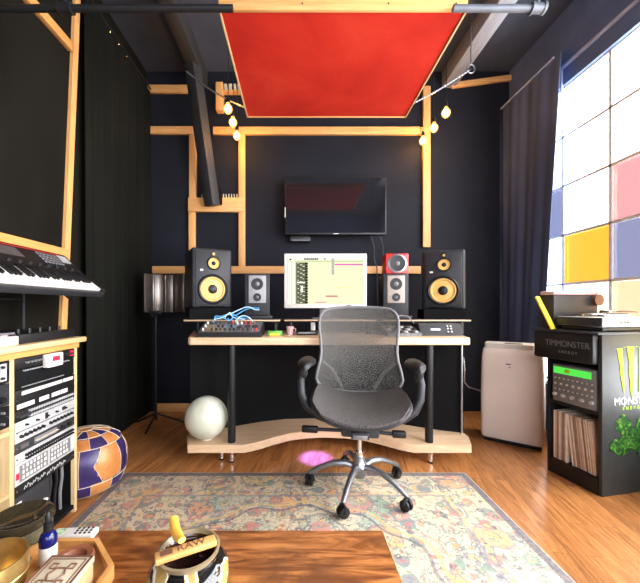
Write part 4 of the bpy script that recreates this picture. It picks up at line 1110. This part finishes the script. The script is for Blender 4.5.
def st_f(t, W, h, k, s):
    s([(-.45, .30, .2, .8)], 'grey', 'display'); k(1, 12, .003, 'cream', -.42, .28, .5); s([(-.85, -.62, .3, .75)], 'steel', 'plate'); k(1, 2, .011, 'black', .5, .75, .5)
unit(Z, 1, 'dkgrey', 'dark grey rack unit with a central display between two silver units', st_f); Z -= .0445
def st_g(t, W, h, k, s):
    k(1, 22, .0062, 'black', -.70, .88, .58); k(1, 22, .0048, 'black', -.70, .88, .22)
unit(Z, 1, 'silver', 'silver rack unit with a dense black knob row, above the framed unit', st_g); Z -= .0445
def st_h(t, W, h, k, s):
    s([(-.88, -.02, .12, .9), (.06, .82, .12, .9)], 'grey', 'window', .001); 
    random.seed(9)
    s([(-.80 + i * .11, -.80 + i * .11 + random.uniform(.03, .08), .2 + .25 * j, .36 + .25 * j) for i in range(7) for j in range(3)] + [(.10 + i * .11, .10 + i * .11 + random.uniform(.03, .08), .2 + .25 * j, .36 + .25 * j) for i in range(6) for j in range(3)], 'white', 'marking', .002)
    s([(-.98, -.90, .3, .6)], 'redbtn', 'button', .003); s([(.86, .97, .2, .85)], 'white', 'badge', .003)
unit(Z, 2, 'silver', 'silver rack unit with two framed windows, lowest silver one', st_h); Z -= .089
def st_i(t, W, h, k, s):
    random.seed(4)
    for i in range(16):
        y = W * (-.72 + i * .082) + (.01 if i > 7 else 0); zz = h * (.45 + .12 * math.sin(i * 2.1))
        m = MB(); m.tube([(.001, y - .006, zz - .006), (.001, y, zz + .008), (.001, y + .006, zz - .004), (.001, y + .010, zz + .002)], .0014, 5); m.obj('script_lettering', 'offwhite', t)
unit(Z, 1, 'black', 'black rack unit with pale script lettering, below the silver units', st_i); Z -= .0445
zb = Z
t = thing('blank_rack_panel', 'plain dark grey blank rack panel at the bottom of the rack', 'rack panel', (XF - .012, 1.475, .06))
m = MB(); m.span((-.2, -.10, 0), (0, .10, zb - .07), bev=.003); m.obj('panel', 'dkgrey', t)
m = MB(); m.cyl((0, .07, .12), (.012, .07, .12), .008, seg=12); m.obj('knob', 'white', t)
m = MB(); m.span((0, -.092, .16), (.002, -.06, .19)); m.obj('badge', 'white', t)
for k, (yy, col, lab) in enumerate(((1.60, 'dkgrey', 'dark cable bundle strand hanging in the rack, left of three'), (1.64, 'black', 'black cable hanging in the rack, middle of three'), (1.68, 'grey', 'grey cable hanging in the rack, right of three'))):
    m = MB(); m.tube([(XF - .03, yy, zb - .005), (XF - .035, yy + .012, zb - .07), (XF - .03, yy - .01, zb - .14), (XF - .04, yy + .005, .05)], .008, 8)
    tag(m.obj('cable', col), lab, 'cable')
t = thing('switch_box', 'small white box with a red rocker switch at the top of the rack', 'switch box', (XF + .001, 1.56, .800))
m = MB(); m.span((0, -.045, 0), (.03, .05, .062), bev=.004); m.obj('box', 'white', t)
m = MB(); m.box((.031, 0, .038), (.006, .045, .022), bev=.002); m.obj('rocker_switch', 'redbtn', t)
# near bay
unit(.862, 2, 'black', 'black rack unit in the near bay, topmost at the left edge', lambda t, W, h, k, s: (k(2, 16, .006, 'dkgrey', -.9, .9), s([(.88, .96, .1, .9)], 'silver')), y0=.62, y1=1.343)
unit(.771, 2, 'dkgrey', 'grey rack unit with a purple light strip in the near bay', lambda t, W, h, k, s: (k(1, 6, .014, 'black', .2, .9, .3), s([(.3, .8, .62, .9)], 'purple_strip')), y0=.62, y1=1.343) if M.setdefault('purple_strip', plain('purple_strip', (.35, .12, .42), .4)) else 0
unit(.68, 2, 'black', 'black rack unit in the near bay, lowest above the wooden compartment', lambda t, W, h, k, s: (k(2, 16, .006, 'grey', -.9, .9)), y0=.62, y1=1.343)
t = smb = MB(); smb.box((-1.32, 1.2, .40), (.26, .22, .16), bev=.01); tag(smb.obj('storage_box', 'grey'), 'grey box in the lower wooden compartment at the left edge', 'box')

# on the worktop
t = thing('desktop_synthesizer', 'flat black box with small knobs on the far end of the worktop', 'synthesizer', (-1.325, 1.60, WT))
m = MB(); m.span((-.14, -.19, 0), (.14, .160, .042), bev=.003); m.obj('casing', 'black', t)
for k in range(5):
    m = MB(); m.cyl((.09, -.14 + k * .062, .042), (.09, -.14 + k * .062, .062), .008, seg=12); m.obj('knob', 'black', t)
t = thing('drum_machine', 'white box with a pink tint at the left edge of the worktop', 'drum machine', (-1.30, 1.17, WT))
m = MB(); m.span((-.13, -.28, 0), (.125, .225, .038), bev=.004); m.obj('casing', 'white', t)
for i in range(8):
    m = MB(); m.box((.09, -.24 + i * .06, .040), (.03, .03, .006), bev=.002); m.obj('pad', 'pinkish', t)
t = thing('flat_panel', 'thin dark panel with a pale edge lying on the white box', 'panel', (-1.32, 1.20, WT + .0435))
m = MB(); m.span((-.16, -.30, 0), (.12, .20, .010), bev=.002); m.obj('plate', 'dkgrey', t)
m = MB(); m.span((.118, -.30, .001), (.123, .20, .009)); m.obj('edge_strip', 'grey', t)

# keyboard on a stand
KB = thing('stage_keyboard', 'black stage keyboard with white keys tilted towards the room', 'keyboard', (-1.235, 1.455, 1.128), 0, rot=(0, R(38), 0))
# local axes: -x = up the slope, y = along keys, z = face normal
KL = .61
m = MB(); m.span((-.355, -KL, .012), (.0, KL, .045), bev=.006); m.obj('case', 'black', KB)
m = MB(); m.prism([(-.355, .045), (-.165, .045), (-.165, .062), (-.335, .080), (-.355, .075)], -KL, KL, Matrix(((1, 0, 0, 0), (0, 0, 1, 0), (0, 1, 0, 0), (0, 0, 0, 1)))); m.obj('control_panel', 'black', KB)
m = MB(); m.span((-.02, -KL, .016), (.004, KL, .050), bev=.004); m.obj('key_slip', 'dkgrey', KB)
for sy in (-1, 1):
    m = MB(); m.span((-.17, sy * KL - .012, .04), (.0, sy * KL + .012, .064), bev=.004); m.obj('cheek', 'black', KB)
kw = .0236; n = 50; y = -KL + .014
wm = None; bm_ = None
for k in range(n):
    yy = -KL + .014 + kw * (k + .5)
    if wm is None:
        m = MB(); m.box((-.088, 0, .055), (.136, kw - .0012, .018), bev=.0015); wm = m.obj('white_key', 'white', KB, loc=(0, yy, 0))
    else:
        c = wm.copy(); COL.objects.link(c); c.parent = KB; c.location = (0, yy, 0)
    if k % 7 in (0, 1, 3, 4, 5) and k < n - 1:
        if bm_ is None:
            m = MB(); m.box((-.115, 0, .070), (.088, .0125, .016), bev=.002); bm_ = m.obj('black_key', 'black', KB, loc=(0, yy + kw / 2, 0))
        else:
            c = bm_.copy(); COL.objects.link(c); c.parent = KB; c.location = (0, yy + kw / 2, 0)
sl2 = -math.atan2(.018, .195)
def onp(x, y, h=.0): return (x, y, .062 + (-.165 - x) / .195 * .018 + h)
for k in range(9):
    m = MB(); c = onp(-.195, KL - .09 - k * .062); m.cyl(c, (c[0], c[1], c[2] + .012), .009, seg=12); m.obj('knob', 'dkgrey', KB)
for i in range(4):
    for j in range(6):
        m = MB(); m.box(onp(-.232 - i * .023, KL - .13 - j * .026, .006), (.014, .016, .006), (0, -sl2, 0), bev=.002); m.obj('button', 'grey', KB)
m = MB(); m.box(onp(-.29, KL - .06, .003), (.06, .07, .005), (0, -sl2, 0)); m.obj('display', 'silver', KB)
m = MB(); m.box(onp(-.278, .12, .002), (.07, .20, .004), (0, -sl2, 0)); m.obj('display', 'steel', KB)
m = MB(); m.box(onp(-.328, .32, .002), (.006, .45, .003), (0, -sl2, 0)); m.obj('red_line', 'red', KB)
# stand: two bent frames from the worktop to the underside of the keyboard
t = thing('keyboard_stand', 'black metal stand holding the tilted keyboard above the worktop', 'stand', (-1.36, 1.53, WT))
def under(u):  # point u metres up the slope beneath the case, room coords
    c, s_ = math.cos(R(38)), math.sin(R(38)); lx, lz = -u, .004
    return Vector((-1.235 + lx * c + lz * s_, 0, 1.128 - lx * s_ + lz * c))
for yy in (-.675, .25):
    a = under(.0); b = under(.31); m = MB()
    a = Vector((a.x + 1.36, yy, a.z - WT)); b = Vector((b.x + 1.36, yy, b.z - WT))
    m.tube([a + Vector((.028, 0, -.005)), a, b], .007, 8)
    m.tube([b, (b.x, yy, .20), (b.x, yy, .009)], .009, 8); m.tube([(b.x, yy, .009), (-.04, yy, .009)], .009, 8) 
    m.obj('frame', 'black_metal', t)
m = MB(); m.cyl((under(.31).x + 1.36, -.675, .2), (under(.31).x + 1.36, .25, .2), .007, seg=8); m.obj('crossbar', 'black_metal', t)

# ================================================================== COFFEE TABLE
TT = .45
ct = thing('coffee_table', 'low rustic brown wooden table in the foreground', 'table', (-.32, .57, 0))
m = MB(); m.span((-.57, -.37, TT - .04), (.56, .362, TT), bev=.003); m.obj('tabletop', 'table', ct)
for sx in (-1, 1):
    for sy in (-1, 1):
        m = MB(); m.span((sx * .50 - .025, sy * .30 - .025, .0115 if (sx > -9) else 0), (sx * .50 + .025, sy * .30 + .025, TT - .04), bev=.004); m.obj('leg', 'table', ct)
m = MB(); m.span((.5605, -.37, TT - .039), (.5625, .362, TT - .001)); m.obj('edge_strip', 'birch_y', ct)

# smoked jar
t = thing('glass_jar', 'smoked glass jar with a domed lid at the left edge of the table', 'jar', (-.725, .87, TT))
m = MB(); m.lathe([(0, .0), (.060, 0), (.066, .008), (.067, .055), (.063, .058), (.062, .010), (0, .008)], 40); m.obj('jar_body', 'jar_body_glass', t)
m = MB(); m.lathe([(0, .060), (.066, .060), (.071, .066), (.071, .078), (.066, .084), (.060, .083), (.045, .074), (.02, .072), (0, .072)], 40); m.obj('lid', 'jar_glass', t)
m = MB(); m.lathe([(.0, .010), (.055, .010), (.055, .045), (0, .045)], 30); m.obj('contents', 'brown', t)
# tray
ty = (-.575, .705); ap = .150
t = thing('octagonal_tray', 'octagonal wooden tray at the left of the table', 'tray', (ty[0], ty[1], TT), R(0))
oc = [(ap / math.cos(PI / 8) * math.cos(PI / 8 + k * PI / 4), ap / math.cos(PI / 8) * math.sin(PI / 8 + k * PI / 4)) for k in range(8)]
m = MB(); m.prism(oc, 0, .012); m.obj('tray_base', 'pine_y', t, smooth=0)
for k in range(8):
    a, b = Vector(oc[k]), Vector(oc[(k + 1) % 8]); ia, ib = a * .925, b * .925
    m = MB(); m.prism([tuple(a), tuple(b), tuple(ib), tuple(ia)], .012, .032); m.obj('rim', 'pine_y', t, smooth=0)
TZ = TT + .012
t = thing('brass_bowl', 'hammered brass bowl at the bottom left of the picture', 'bowl', (-.628, .672, TZ))
m = MB(); m.lathe([(0, 0), (.030, 0), (.045, .012), (.060, .04), (.066, .08), (.064, .105), (.061, .105), (.062, .08), (.056, .042), (.04, .016), (0, .008)], 44)
bo = m.obj('bowl', 'brass', t)
m = MB(); m.lathe([(.0665, .07), (.068, .072), (.0665, .074), (.066, .072), (.0665, .07)], 44); m.obj('ridge', 'brass', bo)
t = thing('dropper_bottle', 'cobalt blue dropper bottle with a black cap on the tray', 'bottle', (-.598, .793, TZ)); t.scale = (.88, .88, .93)
m = MB(); m.lathe([(0, 0), (.019, 0), (.021, .003), (.021, .070), (.017, .080), (.009, .087), (.009, .094), (0, .094)], 30); m.obj('bottle_body', 'blue_glass', t)
m = MB(); m.lathe([(0, .088), (.011, .088), (.011, .107), (.007, .109), (.007, .128), (.003, .135), (0, .135)], 20); m.obj('cap', 'black', t)
m = MB(); m.lathe([(.0212, .008), (.0216, .008), (.0216, .052), (.0212, .052), (.0212, .008)], 30); m.obj('label', 'white', t)
t = thing('wooden_ring_bowl', 'small round reddish wooden bowl on the tray behind the inlaid box', 'bowl', (-.530, .782, TZ))
m = MB(); m.lathe([(0, 0), (.036, 0), (.043, .010), (.044, .022), (.040, .028), (.028, .026), (.024, .016), (.018, .008), (0, .006)], 40); m.obj('bowl', 'ringwood', t) if M.setdefault('ringwood', woodmat('reddish_bowl_wood', (.16, .045, .02), (.42, .17, .09), 'X', rough=.3)) else 0
# inlaid box
t = thing('inlaid_box', 'square inlaid wooden box with a star pattern on the tray', 'box', (-.500, .684, TZ), R(0))
m = MB(); m.box((0, 0, .024), (.092, .104, .048), bev=.002); m.obj('box_body', 'birch_y', t)
m = MB(); m.box((0, 0, .056), (.096, .108, .014), bev=.002); ld = m.obj('lid', 'cream', t)
def frame_(hx, hy, wd, z=.0635): 
    m = MB()
    for s_ in (-1, 1):
        m.box((s_ * hx, 0, z), (wd, 2 * hy + wd, .0012)); m.box((0, s_ * hy, z), (2 * hx + wd, wd, .0012))
    return m
frame_(.044, .050, .0045).obj('inlay_border', 'brown', ld); frame_(.0365, .0425, .0018).obj('inlay_line', 'brown', ld)
m = MB()
hexp = [(.017 * math.cos(k * PI / 3), .019 * math.sin(k * PI / 3), .0638) for k in range(7)]
m.tube(hexp, .0019, 5)
for k in range(4):
    a = PI / 4 + k * PI / 2; c = Vector((.027 * math.cos(a), .031 * math.sin(a), .0638))
    m.tube([c + Vector((.0085 * math.cos(j * PI / 2 + a), .0095 * math.sin(j * PI / 2 + a), 0)) for j in range(5)], .0016, 5)
m.obj('star_inlay', 'brown', ld)
# remote
t = thing('remote_control', 'white remote control with black buttons at the far left table edge', 'remote', (-.61, .905, TT), R(4))
m = MB(); m.box((0, 0, .008), (.115, .038, .016), bev=.006, seg=3); m.obj('body', 'white', t)
for i in range(4):
    for j in range(3):
        m = MB(); m.cyl((.008 + i * .012, -.010 + j * .010, .015), (.008 + i * .012, -.010 + j * .010, .0175), .0033, seg=10); m.obj('button', 'black', t)
m = MB(); m.lathe([(.008, .015), (.010, .0175), (.012, .015), (.008, .015)], 24, Matrix.Translation((-.036, 0, 0))); m.obj('dial_ring', 'green', t)
# ashtray pot
px_, py_ = (189 - 297) * .675 / F, .675
t = thing('ceramic_ashtray', 'black, white and gold ceramic pot with a wide open mouth on the table', 'ashtray', (px_, py_, TT))
m = MB(); m.lathe([(0, 0), (.045, 0), (.058, .012), (.074, .05), (.080, .080), (.078, .100), (.066, .115), (.056, .120), (.056, .126), (.0605, .132), (.062, .138), (.057, .139), (.052, .132), (.046, .122), (.045, .105), (.040, .090), (0, .084)], 56)
def pot():
    t2 = NT('marbled_ceramic')
    tc = t2.coord((1, 1, 1)); w_ = t2.n('ShaderNodeTexWave'); w_.wave_type = 'BANDS'; w_.bands_direction = 'X'; t2.l(tc, w_.inputs[0]); w_.inputs['Scale'].default_value = 5.5; w_.inputs['Distortion'].default_value = 5; w_.inputs['Detail'].default_value = 2; w_.inputs['Detail Scale'].default_value = 2.5; w_.inputs['Phase Offset'].default_value = 1.2
    c = t2.ramp(w_.outputs['Fac'], [(0, (.008, .007, .007)), (.50, (.010, .008, .008)), (.54, (.55, .38, .12)), (.60, (.80, .76, .66)), (.80, (.82, .78, .68)), (.84, (.4, .25, .08))], 'LINEAR')
    return t2.done(t2.bsdf(c, .08, 0, .6))
M['pot'] = pot(); M['pot_rim'] = plain('gold_rim', (.24, .18, .10), .3); M['pot_in'] = plain('glazed_inside', (.035, .012, .008), .08, spec=.6)
pot_o = m.obj('pot_body', ['pot', 'pot_rim', 'pot_in'], t, smooth=60)
for f in pot_o.data.polygons:
    c = f.center; r_ = math.hypot(c.x, c.y)
    if c.z > .129: f.material_index = 1
    elif c.z > .07 and r_ < .0535: f.material_index = 2
def rolled(name, a, b, r, mat, label, letters=None):
    a, b = Vector(a), Vector(b); d = b - a; t = thing(name, label, 'pack', a)
    t.rotation_euler = (0, -math.atan2(d.z, math.hypot(d.x, d.y)), math.atan2(d.y, d.x))
    Ln = d.length; m = MB(); m.span((0, -r, -.005), (Ln, r, .007), bev=.003); m.obj('packet', mat, t)
    return t, Ln
rim = TT + .1445
t1, Ln = rolled('rolling_paper_pack', (px_ - .052, py_ - .042, rim), (px_ + .052, py_ + .012, rim), .0125, 'cream', 'tan rolling paper pack lying across the pot mouth')
M['kraft'] = plain('kraft_card', (.52, .29, .09), .55)
t1.children[0].data.materials[0] = M['kraft']
text('lettering', 'RAW', .024, 'brown', t1, (Ln * .58, 0, .0072), (0, 0, 0), ext=.0004)
m = MB(); m.box((Ln * .18, 0, .0074), (.022, .014, .0008)); m.obj('printed_mark', 'brown', t1)
m = MB(); m.tube([(px_ - .050, py_ + .050, rim + .022), (px_ - .038, py_ + .026, rim + .014), (px_ - .024, py_ + .006, rim + .011), (px_ - .010, py_ - .012, rim + .017)], [.0095, .0105, .0105, .008], 12, flat=(1, .7))
tag(m.obj('yellow_tube', 'amber'), 'short amber yellow tube resting on the pot behind the tan pack', 'tube')

# ================================================================== LIGHT
def area(name, loc, rot, sx, sy, power, col):
    l = bpy.data.lights.new(name, 'AREA'); l.shape = 'RECTANGLE'; l.size = sx; l.size_y = sy; l.energy = power; l.color = col
    o = bpy.data.objects.new(name, l); COL.objects.link(o); o.location = loc; o.rotation_euler = rot; return o
area('sky_light_right', (XR + .30, (WY0 + WY1) / 2, 1.7), (0, R(90), 0), 2.7, 5.2, 440, (1.0, .97, .92))
area('added_fill_near', (.35, YN - .25, 1.85), (R(90), 0, 0), 3.0, 1.9, 42, (1.0, .90, .78))  # fill lamp behind the eye, added to brighten faces turned to the camera
l = bpy.data.lights.new('purple_spot', 'SPOT'); l.energy = 340; l.color = (.13, .09, 1.0); l.spot_size = R(20); l.spot_blend = .8; l.shadow_soft_size = .02
o = bpy.data.objects.new('purple_spot', l); COL.objects.link(o); o.location = (.12, 2.42, .79); d = Vector((.135, 2.36, 0)) - o.location; o.rotation_euler = d.to_track_quat('-Z', 'Y').to_euler()

wd = bpy.data.worlds.new('world'); S.world = wd; wd.use_nodes = True
bg = wd.node_tree.nodes['Background']; bg.inputs[0].default_value = (.85, .92, 1.0, 1); bg.inputs[1].default_value = 4.0

cam = bpy.data.cameras.new('camera'); co = bpy.data.objects.new('camera', cam); COL.objects.link(co); S.camera = co
co.location = (0, 0, EYE); co.rotation_euler = (R(90), 0, 0)
cam.sensor_fit = 'HORIZONTAL'; cam.sensor_width = 36; cam.lens = 36 * F / 640
cam.shift_x = 23 / 640; cam.shift_y = 15.5 / 640; cam.clip_start = .05
S.view_settings.view_transform = 'Standard'; S.view_settings.look = 'None'; S.view_settings.gamma = 1; S.view_settings.exposure = 0.6
S.view_settings.use_curve_mapping = False
S.cycles.max_bounces = 8; S.cycles.transparent_max_bounces = 12
